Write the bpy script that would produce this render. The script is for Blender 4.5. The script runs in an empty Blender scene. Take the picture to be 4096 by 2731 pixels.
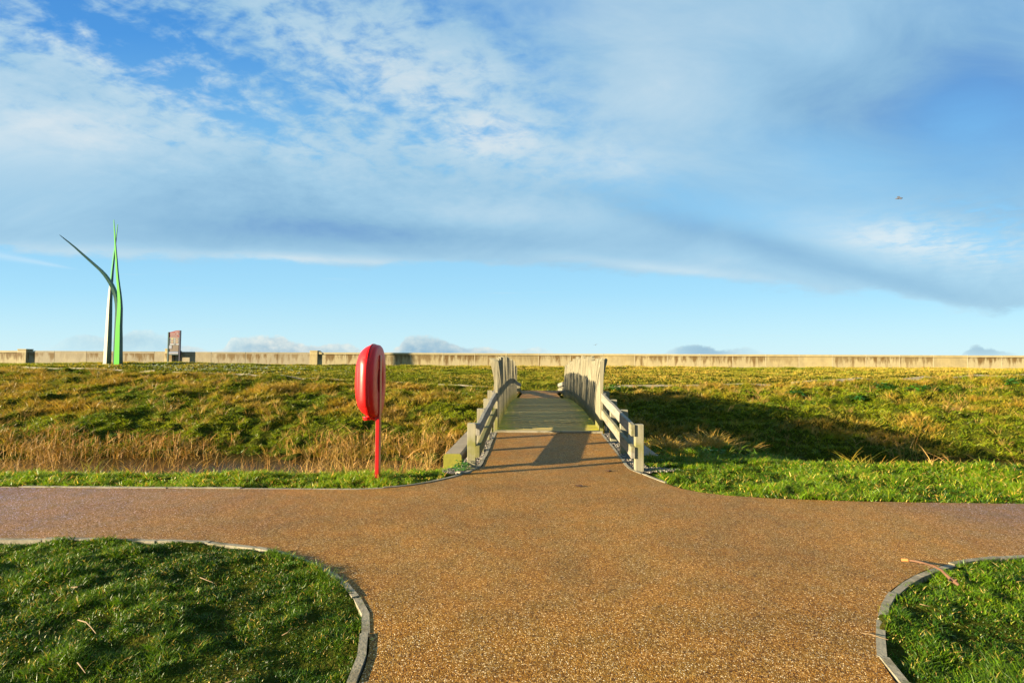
import bpy, math, random
import numpy as np
from mathutils import Vector, Matrix
random.seed(7); RS=np.random.RandomState(11)
R=math.radians
scene=bpy.context.scene
COL=scene.collection
# ------------------------------------------------------------ camera
F=2150.0; CX,CY=2048.0,1365.5; CAMH=1.55
pit=math.atan(85/F); rol=R(0.28)
fwd=Vector((0,math.cos(pit),math.sin(pit)))
r0=Vector((1,0,0)); u0=r0.cross(fwd)
rv=(r0*math.cos(rol)+u0*math.sin(rol)); uv=(u0*math.cos(rol)-r0*math.sin(rol))
def ray(px,py): return fwd*F+rv*(px-CX)-uv*(py-CY)
def P(px,py,z=0.0):
    d=ray(px,py); t=(z-CAMH)/d.z
    return Vector((d.x*t,d.y*t,z))
def PD(px,py,Y):
    d=ray(px,py); t=Y/d.y
    return Vector((d.x*t,Y,CAMH+d.z*t))
def UV(px,py):
    d=ray(px,py); return d.x/d.y, d.z/d.y
cam=bpy.data.cameras.new('camera'); co=bpy.data.objects.new('camera',cam); COL.objects.link(co)
cam.sensor_width=36; cam.lens=F/4096*36; cam.clip_end=3000; cam.clip_start=0.05
M=Matrix.Identity(4)
for i in range(3): M[i][0]=rv[i]; M[i][1]=uv[i]; M[i][2]=-fwd[i]
M[2][3]=CAMH; co.matrix_world=M
scene.camera=co
# ------------------------------------------------------------ light
AZ=R(20.5); EL=R(11.3)
tosun=Vector((-math.cos(EL)*math.cos(AZ),-math.cos(EL)*math.sin(AZ),math.sin(EL)))
sl=bpy.data.lights.new('sun','SUN'); sl.energy=5.0; sl.angle=R(0.5); sl.color=(1.0,0.82,0.54)
so=bpy.data.objects.new('sun',sl); COL.objects.link(so); so.rotation_euler=tosun.to_track_quat('Z','Y').to_euler()
scene.view_settings.view_transform='Standard'; scene.view_settings.look='None'
EXPO=2.4
scene.view_settings.exposure=EXPO; scene.view_settings.gamma=1.0
def lin(c): return tuple(((x/255)/12.92 if x/255<=0.04045 else ((x/255+0.055)/1.055)**2.4) for x in c)
# ------------------------------------------------------------ node helper
class NT:
    def __init__(s,nt): s.nt=nt; s.n=nt.nodes; s.l=nt.links
    def put(s,sock,v):
        if isinstance(v,bpy.types.NodeSocket): s.l.new(v,sock)
        elif v is not None: sock.default_value=v
    def m(s,op,a,b=None,c=None,clamp=False):
        n=s.n.new('ShaderNodeMath'); n.operation=op; n.use_clamp=clamp
        s.put(n.inputs[0],a)
        if b is not None: s.put(n.inputs[1],b)
        if c is not None: s.put(n.inputs[2],c)
        return n.outputs[0]
    def mix(s,f,a,b,mode='MIX'):
        n=s.n.new('ShaderNodeMix'); n.data_type='RGBA'; n.blend_type=mode
        s.put(n.inputs[0],f)
        for k,v in ((6,a),(7,b)):
            if isinstance(v,(tuple,list)) and len(v)==3: v=(*v,1)
            s.put(n.inputs[k],v)
        return n.outputs[2]
    def noise(s,vec,scale,detail=4,rough=0.55,dist=0.0,dim='3D'):
        n=s.n.new('ShaderNodeTexNoise'); n.noise_dimensions=dim
        if vec is not None: s.l.new(vec,n.inputs['Vector'])
        n.inputs['Scale'].default_value=scale; n.inputs['Detail'].default_value=detail
        n.inputs['Roughness'].default_value=rough; n.inputs['Distortion'].default_value=dist
        return n.outputs['Fac']
    def vor(s,vec,scale,out='Distance',rand=1.0):
        n=s.n.new('ShaderNodeTexVoronoi'); s.l.new(vec,n.inputs['Vector']); n.inputs['Scale'].default_value=scale
        n.inputs['Randomness'].default_value=rand
        return n.outputs[out]
    def ss(s,x,a,b,lo=0.0,hi=1.0):
        n=s.n.new('ShaderNodeMapRange'); n.interpolation_type='SMOOTHSTEP'; s.put(n.inputs[0],x)
        n.inputs[1].default_value=a; n.inputs[2].default_value=b; n.inputs[3].default_value=lo; n.inputs[4].default_value=hi
        return n.outputs[0]
    def ramp(s,x,stops):
        n=s.n.new('ShaderNodeValToRGB'); s.put(n.inputs[0],x); e=n.color_ramp.elements
        while len(e)<len(stops): e.new(0.5)
        for k,(p,c) in enumerate(stops): e[k].position=p; e[k].color=(*c[:3],1)
        return n.outputs[0]
    def xyz(s,x,y,z):
        n=s.n.new('ShaderNodeCombineXYZ'); s.put(n.inputs[0],x); s.put(n.inputs[1],y); s.put(n.inputs[2],z); return n.outputs[0]
    def sep(s,v):
        n=s.n.new('ShaderNodeSeparateXYZ'); s.l.new(v,n.inputs[0]); return n.outputs
    def map(s,v,sc=(1,1,1),rot=(0,0,0),loc=(0,0,0)):
        n=s.n.new('ShaderNodeMapping'); s.l.new(v,n.inputs[0]); n.inputs['Scale'].default_value=sc; n.inputs['Rotation'].default_value=rot; n.inputs['Location'].default_value=loc
        return n.outputs[0]
    def curve(s,x,pts):
        n=s.n.new('ShaderNodeFloatCurve'); s.put(n.inputs['Value'],x); c=n.mapping.curves[0]
        c.points[0].location=pts[0]; c.points[1].location=pts[-1]
        for p in pts[1:-1]: c.points.new(*p)
        n.mapping.update(); return n.outputs[0]
    def bump(s,h,strength=0.5,dist=0.01,normal=None):
        n=s.n.new('ShaderNodeBump'); n.inputs['Strength'].default_value=strength; n.inputs['Distance'].default_value=dist
        s.l.new(h,n.inputs['Height'])
        if normal: s.l.new(normal,n.inputs['Normal'])
        return n.outputs[0]
    def attr(s,name,out='Color'):
        n=s.n.new('ShaderNodeAttribute'); n.attribute_name=name; return n.outputs[out]
    def pos(s):
        return s.n.new('ShaderNodeNewGeometry').outputs['Position']
    def obj(s): return s.n.new('ShaderNodeTexCoord').outputs['Object']
def newmat(name):
    m=bpy.data.materials.new(name); m.use_nodes=True
    T=NT(m.node_tree); b=T.n['Principled BSDF']; return m,T,b
# ------------------------------------------------------------ world
w=bpy.data.worlds.new('World'); scene.world=w; w.use_nodes=True
T=NT(w.node_tree); bg=T.n['Background']
sky=T.n.new('ShaderNodeTexSky'); sky.sky_type='NISHITA'; sky.sun_disc=False
sky.sun_elevation=EL; sky.sun_rotation=math.atan2(tosun.x,tosun.y); sky.ozone_density=2.0; sky.dust_density=0.4
tc=T.n.new('ShaderNodeTexCoord'); D=tc.outputs['Generated']; dx,dy,dz=T.sep(D)
ya=T.m('MAXIMUM',T.m('ABSOLUTE',dy),0.12)
U=T.m('DIVIDE',dx,ya); V=T.m('DIVIDE',T.m('MAXIMUM',dz,0.0),ya)
un=T.m('MULTIPLY_ADD',U,0.5,0.5,clamp=True)
UVv=T.xyz(U,V,0.0)
zp_=T.m('ADD',T.m('MAXIMUM',dz,0.0),0.06)
PL=T.xyz(T.m('DIVIDE',dx,zp_),T.m('DIVIDE',dy,zp_),0.0)
def un_of(px): return 0.5+0.5*UV(px,1000)[0]
def blob(px,py,a,b,amp,rot=0.0):
    u1,v1=UV(px,py); a/=F; b/=F
    du=T.m('SUBTRACT',U,u1); dv=T.m('SUBTRACT',V,v1)
    c,s_=math.cos(R(rot)),math.sin(R(rot))
    p=T.m('ADD',T.m('MULTIPLY',du,c/a),T.m('MULTIPLY',dv,s_/a))
    q=T.m('ADD',T.m('MULTIPLY',du,-s_/b),T.m('MULTIPLY',dv,c/b))
    e=T.m('EXPONENT',T.m('MULTIPLY',T.m('ADD',T.m('MULTIPLY',p,p),T.m('MULTIPLY',q,q)),-1.0))
    return T.m('MULTIPLY',e,amp)
def addall(L):
    o=L[0]
    for x in L[1:]: o=T.m('ADD',o,x)
    return o
blue=T.ramp(V,[(0.0,lin((208,242,252))),(0.05,lin((193,236,252))),(0.13,lin((165,223,252))),(0.22,lin((146,209,247))),(0.38,lin((126,194,240))),(0.62,lin((74,152,226))),(1.0,lin((50,115,195)))])
# edge of the stratus deck
pts=[(0,1012),(350,1035),(800,1045),(1300,1058),(1800,1062),(2300,1085),(2800,1115),(3300,1165),(3700,1220),(4096,1252)]
ep=[(0.0,UV(0,1000)[1])]+[(un_of(a),UV(a,b)[1]) for a,b in pts]+[(1.0,UV(4096,1254)[1])]
ep[1]=(max(ep[1][0],0.01),ep[1][1]); ep=[p for i,p in enumerate(ep) if i in(0,) or p[0]>ep[i-1][0]]
if ep[-1][0]<1: ep.append((1.0,ep[-1][1]))
edge=T.curve(un,ep)
nzE=T.noise(T.map(UVv,(2.2,7,1)),1.8,7,0.62)
d_edge=T.m('ADD',T.m('SUBTRACT',V,edge),T.m('MULTIPLY',T.m('SUBTRACT',nzE,0.5),0.11))
deck=T.ss(d_edge,-0.006,0.016)
# small cells and broad soft variation
cells=T.noise(T.map(PL,(1,1,1),(0,0,R(25))),7.5,5,0.62,0.35)
cells2=T.noise(T.map(UVv,(1.1,2.2,1),(0,0,R(-28))),13,4,0.6,0.3)
soft=T.noise(T.map(UVv,(1,2.1,1),(0,0,R(-14))),2.4,8,0.62,0.6)
gap=addall([blob(420,80,600,190,0.70,-24),blob(900,420,420,120,0.42,-30),blob(1350,400,460,200,0.22,-25),blob(3880,480,330,300,0.46,-25),
            blob(2900,870,620,110,0.55,-10),blob(2050,150,420,160,0.10),blob(2300,420,330,160,0.18,-30),blob(3350,640,320,150,0.30,-15),blob(3700,60,350,110,0.12),blob(1950,30,500,70,0.2),
            blob(3950,1000,420,110,0.18)])
fill=addall([blob(300,760,1500,260,0.55,-4),blob(1900,880,1300,160,0.45,-8),blob(3600,1080,900,150,0.50,-10),blob(3350,180,600,260,0.42),blob(100,330,500,130,0.35,-12),blob(2600,330,330,230,0.30),blob(3250,250,300,200,0.25),blob(1750,200,380,130,0.22),blob(2500,640,380,100,0.15)])
cellamp=T.ss(addall([blob(900,260,1700,620,1.0,-15),blob(3950,960,520,170,0.9)]),0.15,0.8)
cmix=T.m('ADD',T.m('MULTIPLY',T.m('SUBTRACT',cells,0.5),1.5),T.m('MULTIPLY',T.m('SUBTRACT',cells2,0.5),1.1))
dens=addall([0.50,T.m('MULTIPLY',T.m('SUBTRACT',soft,0.5),0.9),T.m('MULTIPLY',cmix,T.m('MULTIPLY_ADD',cellamp,0.85,0.04)),fill]) if False else None
a0=T.m('MULTIPLY',T.m('SUBTRACT',soft,0.5),0.6)
a1=T.m('MULTIPLY',cmix,T.m('MULTIPLY_ADD',cellamp,1.4,0.10))
dens=T.m('SUBTRACT',T.m('ADD',T.m('ADD',T.m('ADD',a0,a1),fill),0.76),gap,clamp=True)
dens=T.m('MULTIPLY',T.m('MULTIPLY',T.ss(dens,0.0,1.0),0.93),deck)
# brightness of the cloud
br=addall([0.54,blob(150,560,650,200,0.40,-5),blob(450,230,900,120,0.25,-25),blob(1650,330,600,250,0.30,-20),blob(1980,550,200,90,0.40),blob(1250,1040,600,26,0.40,-2),blob(250,1010,500,40,0.25,-2),blob(2000,860,420,60,0.20),blob(2700,1080,420,26,0.28,-6),
      blob(3600,960,550,90,0.50,-5),blob(3650,1230,300,30,0.3,-5),blob(2600,330,300,220,0.22),blob(3400,200,260,160,0.12),blob(2450,650,300,80,0.35),
      blob(900,800,900,150,-0.16,-6),blob(400,930,900,70,-0.04),blob(2900,920,520,65,-0.30,-14),blob(3500,1110,520,45,-0.22,-13),blob(3950,420,420,380,-0.62,-20),blob(3500,520,420,150,-0.2,-20),blob(3300,420,300,260,-0.12),blob(1500,930,700,60,-0.3,-2)])
br=T.m('ADD',br,T.m('ADD',T.m('MULTIPLY',T.m('SUBTRACT',soft,0.5),0.8),T.m('MULTIPLY',T.m('MULTIPLY',cmix,cellamp),0.30)),clamp=True)
ccol=T.ramp(br,[(0.0,lin((98,146,203))),(0.3,lin((139,184,216))),(0.55,lin((163,204,229))),(0.8,lin((190,219,235))),(1.0,lin((220,233,238)))])
skyc=T.mix(dens,blue,ccol)
# thin streaks in the clear strip
st=T.noise(T.map(UVv,(1.5,30,1),(0,0,R(-2))),2.0,4,0.6)
stm=T.m('MULTIPLY',T.ss(st,0.60,0.80),T.m('MULTIPLY',T.m('SUBTRACT',1.0,deck),0.35))
skyc=T.mix(stm,skyc,lin((205,228,240)))
# contrail
u1,v1=UV(0,1022); u2,v2=UV(335,1082)
dl=T.m('SUBTRACT',V,T.m('MULTIPLY_ADD',T.m('SUBTRACT',U,u1),(v2-v1)/(u2-u1),v1))
dl=T.m('DIVIDE',dl,T.m('MULTIPLY_ADD',T.m('SUBTRACT',u2,U),0.035,0.0012)); ct=T.m('EXPONENT',T.m('MULTIPLY',T.m('MULTIPLY',dl,dl),-1.0))
ct=T.m('MULTIPLY',ct,T.m('MULTIPLY',T.ss(U,u2-0.07,u2,1,0),0.32))
skyc=T.mix(ct,skyc,lin((225,240,248)))
# cumulus on the horizon
cu=[(0,1404),(60,1405),(240,1360),(330,1330),(420,1350),(470,1345),(560,1318),(640,1335),(720,1368),(745,1375),(790,1385),(860,1400),(920,1355),(975,1338),(1050,1338),(1120,1345),(1180,1362),(1250,1378),(1300,1372),(1370,1368),(1430,1385),(1500,1405),(1570,1400),(1620,1350),(1690,1338),(1760,1352),(1820,1372),(1870,1388),(1925,1390),(1960,1388),(2060,1398),(2100,1388),(2150,1385),(2200,1404),(2500,1430),(2690,1395),(2760,1376),(2840,1384),(2920,1398),(2990,1385),(3020,1388),(3080,1410),(3800,1430),(3860,1398),(3920,1382),(3990,1396),(4050,1410)]
cp=[]
for a,b in cu:
    uu=0.5+0.5*UV(a,b)[0]; vv=UV(a,b)[1]*10
    if not cp or uu>cp[-1][0]+0.003: cp.append((max(uu,0.0),vv))
if cp[-1][0]<1: cp.append((1.0,0.1))
cp=[(max(0,x),max(0,y)) for x,y in cp]
if cp[0][0]>0: cp.insert(0,(0.0,cp[0][1]))
top=T.m('MULTIPLY',T.curve(un,cp),0.1)
nz=T.noise(T.map(UVv,(1,1.3,1)),48,5,0.65); nz2=T.noise(T.map(UVv,(1,1.8,1)),16,4,0.6)
hh=T.m('ADD',T.m('SUBTRACT',top,V),T.m('ADD',T.m('MULTIPLY',T.m('SUBTRACT',nz,0.5),0.017),T.m('MULTIPLY',T.m('SUBTRACT',nz2,0.5),0.02)))
cm=T.ss(hh,0.0,0.006)
cm=T.m('MULTIPLY',cm,T.m('ADD',addall([0.12,blob(1150,1390,330,90,0.95),blob(1720,1390,230,80,0.85),blob(2000,1400,230,40,0.5),blob(2820,1400,150,50,0.85),blob(3930,1395,130,40,0.7),blob(470,1345,200,50,0.45),blob(740,1390,60,30,0.5)]),0.0),clamp=True)
cs=T.m('ADD',T.ss(hh,0.0,0.03,0.75,0.3),T.m('MULTIPLY',T.m('SUBTRACT',nz,0.45),1.6))
cs=T.m('SUBTRACT',cs,addall([blob(2820,1400,200,80,0.8),blob(3930,1395,200,80,0.9),blob(1780,1385,200,80,0.35),blob(480,1350,300,80,0.3),blob(1250,1400,120,40,0.1)]),clamp=True)
ccu=T.ramp(cs,[(0.0,lin((140,184,214))),(0.4,lin((178,206,222))),(0.75,lin((214,228,232))),(1.0,lin((238,240,234)))])
skyc=T.mix(cm,skyc,ccu)
K=2**(-EXPO)
skyc=T.mix(1.0,skyc,(K,K,K),'MULTIPLY')
ns=T.mix(1.0,sky.outputs[0],(0.05,0.05,0.05),'MULTIPLY')
fin=T.mix(0.92,ns,skyc)
SK=0.1
T.l.new(T.mix(1.0,fin,(1/SK,1/SK,1/SK),'MULTIPLY'),bg.inputs[0]); bg.inputs[1].default_value=SK
try: w.cycles.sampling_method='MANUAL'; w.cycles.sample_map_resolution=512
except Exception: pass
# ------------------------------------------------------------ object helpers
def tag(o,label=None,cat=None,group=None,kind=None):
    if label: o['label']=label
    if cat: o['category']=cat
    if group: o['group']=group
    if kind: o['kind']=kind
    return o
def empty(name,loc,label,cat,group=None):
    o=bpy.data.objects.new(name,None); COL.objects.link(o); o.location=loc
    return tag(o,label,cat,group)
def npmesh(name,V,quads=None,tris=None,mats=(),col=None,attrs=None,smooth=False,parent=None,midx=None):
    V=np.asarray(V,dtype=np.float32).reshape(-1,3)
    nq=0 if quads is None else len(quads); nt=0 if tris is None else len(tris)
    me=bpy.data.meshes.new(name); me.vertices.add(len(V)); me.vertices.foreach_set('co',V.ravel())
    li=[]; 
    if nq: li.append(np.asarray(quads,dtype=np.int32).ravel())
    if nt: li.append(np.asarray(tris,dtype=np.int32).ravel())
    li=np.concatenate(li); me.loops.add(len(li)); me.loops.foreach_set('vertex_index',li)
    me.polygons.add(nq+nt)
    st=np.concatenate([np.arange(nq)*4, nq*4+np.arange(nt)*3]).astype(np.int32)
    me.polygons.foreach_set('loop_start',st)
    if midx is not None: me.polygons.foreach_set('material_index',np.asarray(midx,dtype=np.int32))
    me.update(calc_edges=True); me.validate()
    if smooth: me.polygons.foreach_set('use_smooth',np.ones(nq+nt,dtype=bool))
    if col is not None:
        a=me.color_attributes.new('col','FLOAT_COLOR','POINT'); c=np.ones((len(V),4),dtype=np.float32); c[:,:3]=col; a.data.foreach_set('color',c.ravel())
    for k,v in (attrs or {}).items():
        a=me.attributes.new(k,'FLOAT','POINT'); a.data.foreach_set('value',np.asarray(v,dtype=np.float32))
    for m in mats: me.materials.append(m)
    o=bpy.data.objects.new(name,me); COL.objects.link(o)
    if parent: o.parent=parent
    return o
class MB:
    """collects faces in WORLD coordinates"""
    def __init__(s): s.v=[]; s.f=[]; s.a=[]; s.mi=[]
    def add(s,vs,fs,a=0.0,mi=0):
        b=len(s.v); s.v+=[tuple(x) for x in vs]; s.f+=[tuple(b+i for i in f) for f in fs]
        s.a+= list(a) if hasattr(a,'__len__') else [a]*len(vs); s.mi+=[mi]*len(fs)
    def hexa(s,c,a=0.0,mi=0): # c: 8 points bottom 4 (ccw), top 4
        s.add(c,[(3,2,1,0),(4,5,6,7),(0,1,5,4),(1,2,6,5),(2,3,7,6),(3,0,4,7)],a,mi)
    def box(s,x0,x1,y0,y1,z0,z1,a=0.0,mi=0):
        s.hexa([(x0,y0,z0),(x1,y0,z0),(x1,y1,z0),(x0,y1,z0),(x0,y0,z1),(x1,y0,z1),(x1,y1,z1),(x0,y1,z1)],a,mi)
    def tube(s,pts,rad,n=8,a=0.0,mi=0,up=Vector((0,0,1))):
        pts=[Vector(p) for p in pts]; rings=[]
        for i,p in enumerate(pts):
            t=(pts[min(i+1,len(pts)-1)]-pts[max(i-1,0)]).normalized()
            e=t.cross(up); e=e.normalized() if e.length>1e-4 else Vector((1,0,0)); g=e.cross(t)
            r=rad[i] if hasattr(rad,'__len__') else rad
            rings.append([p+(e*math.cos(2*math.pi*k/n)+g*math.sin(2*math.pi*k/n))*r for k in range(n)])
        vs=[q for r in rings for q in r]; fs=[]
        for i in range(len(pts)-1):
            for k in range(n): fs.append((i*n+k,i*n+(k+1)%n,(i+1)*n+(k+1)%n,(i+1)*n+k))
        fs.append(tuple(range(n-1,-1,-1))); fs.append(tuple((len(pts)-1)*n+k for k in range(n)))
        s.add(vs,fs,a,mi)
    def build(s,name,mats,parent=None,smooth=False,bevel=0.0,origin=None):
        me=bpy.data.meshes.new(name)
        off=Vector(parent.location) if parent is not None and origin is None else Vector(origin or (0,0,0))
        if parent is not None and parent.parent is not None: off=off+Vector(parent.parent.location)
        me.from_pydata([(x-off.x,y-off.y,z-off.z) for x,y,z in s.v],[],s.f)
        at=me.attributes.new('alg','FLOAT','POINT'); at.data.foreach_set('value',np.asarray(s.a,dtype=np.float32))
        for m in (mats if isinstance(mats,(list,tuple)) else [mats]): me.materials.append(m)
        me.polygons.foreach_set('material_index',np.asarray(s.mi,dtype=np.int32))
        if smooth: me.polygons.foreach_set('use_smooth',np.ones(len(me.polygons),dtype=bool))
        me.update()
        o=bpy.data.objects.new(name,me); COL.objects.link(o)
        if parent is not None: o.parent=parent
        elif origin is not None: o.location=origin
        if bevel:
            b=o.modifiers.new('bevel','BEVEL'); b.width=bevel; b.segments=2; b.limit_method='ANGLE'; b.angle_limit=R(40)
        return o
# ------------------------------------------------------------ numpy noise
_T=RS.rand(256,256)
def vnoise(x,y,s,ox=0,oy=0):
    x=x/s+ox; y=y/s+oy; xi=np.floor(x).astype(int); yi=np.floor(y).astype(int); fx=x-xi; fy=y-yi
    fx=fx*fx*(3-2*fx); fy=fy*fy*(3-2*fy)
    a=_T[xi%256,yi%256]; b=_T[(xi+1)%256,yi%256]; c=_T[xi%256,(yi+1)%256]; d=_T[(xi+1)%256,(yi+1)%256]
    return (a*(1-fx)+b*fx)*(1-fy)+(c*(1-fx)+d*fx)*fy
def fbm(x,y,s,o=3,ox=0.0,oy=0.0):
    t=0; a=1; n=0
    for i in range(o): t=t+a*vnoise(x,y,s/2**i,ox+17.3*i,oy+9.1*i); n+=a; a*=0.5
    return t/n
def inpoly(x,y,poly):
    ins=np.zeros(x.shape,dtype=bool); n=len(poly)
    for i in range(n):
        x1,y1=poly[i]; x2,y2=poly[(i+1)%n]
        if y1==y2: continue
        c=((y1>y)!=(y2>y))&(x<(x2-x1)*(y-y1)/(y2-y1)+x1); ins^=c
    return ins
def dpoly(x,y,line):
    d=np.full(x.shape,1e9)
    for (x1,y1),(x2,y2) in zip(line[:-1],line[1:]):
        vx,vy=x2-x1,y2-y1; L=vx*vx+vy*vy+1e-12
        t=np.clip(((x-x1)*vx+(y-y1)*vy)/L,0,1); d=np.minimum(d,np.hypot(x-x1-t*vx,y-y1-t*vy))
    return d
# ------------------------------------------------------------ bridge frame
TL=math.hypot(0.04,1); TX,TY=0.04/TL,1/TL
OX,OY=0.773,11.3
def B(s,l,z): return Vector((OX+s*TX+l*TY, OY+s*TY-l*TX, z))
def toB(x,y): return (x-OX)*TX+(y-OY)*TY, (x-OX)*TY-(y-OY)*TX
LEN=13.7
def deckz(s):
    return 0.13+0.047*s-0.0046*s*s
def surfz(s): # walking surface along whole line
    if s<0: return max(0.0,0.0+0.10*(s+3.25)/3.25)
    if s<=LEN: return deckz(s)
    return deckz(LEN)-0.02+ (s-LEN)*0.045
# ------------------------------------------------------------ outlines
def W2(L,z=0.0): return [tuple(P(a,b,z)[:2]) for a,b in L]
leftbed=W2([(0,2152),(340,2153),(653,2159),(870,2166),(1020,2183),(1115,2202),(1180,2222),(1248,2244),(1318,2279),(1381,2319),(1432,2376),(1476,2436),(1479,2520),(1476,2603),(1462,2664),(1435,2731)])
rightbed=W2([(4096,2221),(4016,2224),(3904,2235),(3835,2245),(3763,2261),(3686,2285),(3622,2317),(3566,2357),(3535,2400),(3513,2452),(3510,2547),(3515,2625),(3541,2668),(3582,2728)])
farL=W2([(0,1948),(400,1951),(800,1954),(1150,1956),(1430,1957),(1540,1952),(1640,1943),(1710,1932),(1780,1917),(1850,1898),(1890,1882)])
farR=W2([(2560,1893),(2600,1910),(2660,1932),(2720,1952),(2800,1968),(2900,1980),(3100,1993),(3400,2003),(3700,2009),(4096,2014)])
rL=B(-3.25,-1.08,0); rR=B(-3.25,1.08,0)
xL=-16.0
lb=[(xL-20,leftbed[0][1]+0.1)]+leftbed+[(-0.95,2.25),(-1.2,1.4),(-1.3,-4)]
rb=[(30,rightbed[0][1]+0.15)]+rightbed+[(2.15,2.3),(2.6,1.5),(2.75,-4)]
fl=[(xL-20,farL[0][1]+0.05)]+farL+[(rL.x,rL.y)]
fr=[(rR.x,rR.y)]+farR+[(30,farR[-1][1]-0.6)]
pathpoly=fl+fr+rb+lb[::-1]
ramp_poly=[tuple(B(-3.25,-1.08,0)[:2]),tuple(B(0.02,-1.08,0)[:2]),tuple(B(0.02,1.08,0)[:2]),tuple(B(-3.25,1.08,0)[:2])]
# embankment kerb line
emb=[(0,1470,33),(620,1490,31.5),(1130,1507,30.5),(1600,1531,29.5),(1990,1553,28.7),(2160,1560,28.6),(2400,1553,28.5),(2833,1543,28.5),(3251,1530,28.3),(3698,1512,28),(4096,1501,27.5)]
embw=[PD(a,b,c) for a,b,c in emb]
ex=np.array([p.x for p in embw]); ey=np.array([p.y for p in embw]); ez=np.array([p.z for p in embw])
def sst(t): t=np.clip(t,0,1); return t*t*(3-2*t)
def edgeY(X): return np.interp(X,[-40,-1.6,-1.2,2.0,2.3,4.5,6.5,11,40],[7.35,7.45,7.75,8.4,8.7,8.5,7.8,7.15,7.1])
def H0(X,Y):
    e=edgeY(X); t=np.maximum(0,Y-e)
    g=np.interp(X,[1.2,1.9,4.2,6.5],[0,1,1,0])          # gentle shelf right of the bridge
    steep=-np.minimum(t*0.30+0.02*t*t,1.95)
    gentle=-(np.minimum(t,3.2)*0.10+np.maximum(0,t-3.2)*0.55)
    near=np.maximum(steep*(1-g)+gentle*g,-1.95)
    near=near+0.11*sst((X-4.5)/2.5)*np.exp(-((Y-e+0.05)/0.55)**2)
    Dp=np.interp(X,ex,ey); zp=np.interp(X,ex,ez)
    y0=17.7+0.35*np.sin(X*0.5)+0.25*np.sin(X*1.3+1)
    u=(Y-y0)/(Dp-y0)
    farz=-1.68+(zp+1.68)*(u+0.10*np.sin(np.clip(u,0,1)*math.pi))
    upY=41.0
    k=np.clip((Y-Dp)/(upY-Dp),0,1)
    top=zp+(1.27-zp)*(k+0.06*np.sin(k*math.pi))
    dip=-0.14*np.exp(-((Y-Dp-0.9)/0.6)**2)
    farv=np.where(Y<Dp,farz,top+dip)
    z=np.maximum(near,farv)
    z=np.where(Y>60,1.27-(Y-60)*0.004,z); z=np.maximum(z,-1.95)
    z=z+0.24*np.exp(-((X+24.5)/8.0)**2-((Y-37)/4.0)**2)
    return z
def Hh(X,Y):
    X=np.asarray(X,dtype=float); Y=np.asarray(Y,dtype=float)
    z=H0(X,Y)
    e=edgeY(X); Dp=np.interp(X,ex,ey)
    sl=sst((Y-e-0.3)/2)*(1-sst((Y-Dp+1)/2)); up=sst((Y-Dp)/2)
    lawn=1-sst((Y-e-0.3)/2)
    z=z+sl*((fbm(X,Y,1.3,2,3,7)-0.5)*0.30+(fbm(X,Y,0.42,3,5,1)-0.5)*0.50)
    z=z+up*(fbm(X,Y,0.9,3,9,2)-0.5)*0.20
    z=z+lawn*((fbm(X+Y*0.4,Y*1.6,0.42,3,1,4)-0.5)*0.10+(fbm(X,Y*1.2,0.16,2,6,4)-0.5)*0.045-0.016)
    s,l=toB(X,Y)
    fa=np.where(s<0,np.clip(0.10*(s+3.25)/3.25,0,1),deckz(LEN)-0.02+(s-LEN)*0.045)
    m1=sst((1.75-np.abs(l))/0.4)*((s>-3.3)&(s<0.1))
    z=np.where((s>-3.3)&(s<0.1),z*(1-m1)+(fa-0.035)*m1,z)
    m2=sst((1.9-np.abs(l))/0.7)*sst((s-12.6)/1.0)*(1-sst((s-17.2)/0.8))
    z=z*(1-m2)+(fa-0.06)*m2
    m3=((np.abs(l)<1.3)&(s>=0.1)&(s<12.6)); z=np.where(m3,np.minimum(z,deckz(s)-0.4),z)
    return z
LINES=fl; 
def onpath(X,Y,pad=0.0):
    ins=inpoly(X,Y,pathpoly)|inpoly(X,Y,ramp_poly)
    return ins
def H(X,Y):
    z=Hh(X,Y); X=np.asarray(X,dtype=float); Y=np.asarray(Y,dtype=float)
    near=(Y<12)
    p=np.zeros(X.shape,dtype=bool); p[near]=onpath(X[near],Y[near])
    return np.where(p,np.minimum(z,-0.05)+np.where(inpoly(X,Y,ramp_poly),0.0,0.0),z) if False else np.where(p&~inpoly(X,Y,ramp_poly),-0.05,z)
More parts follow.
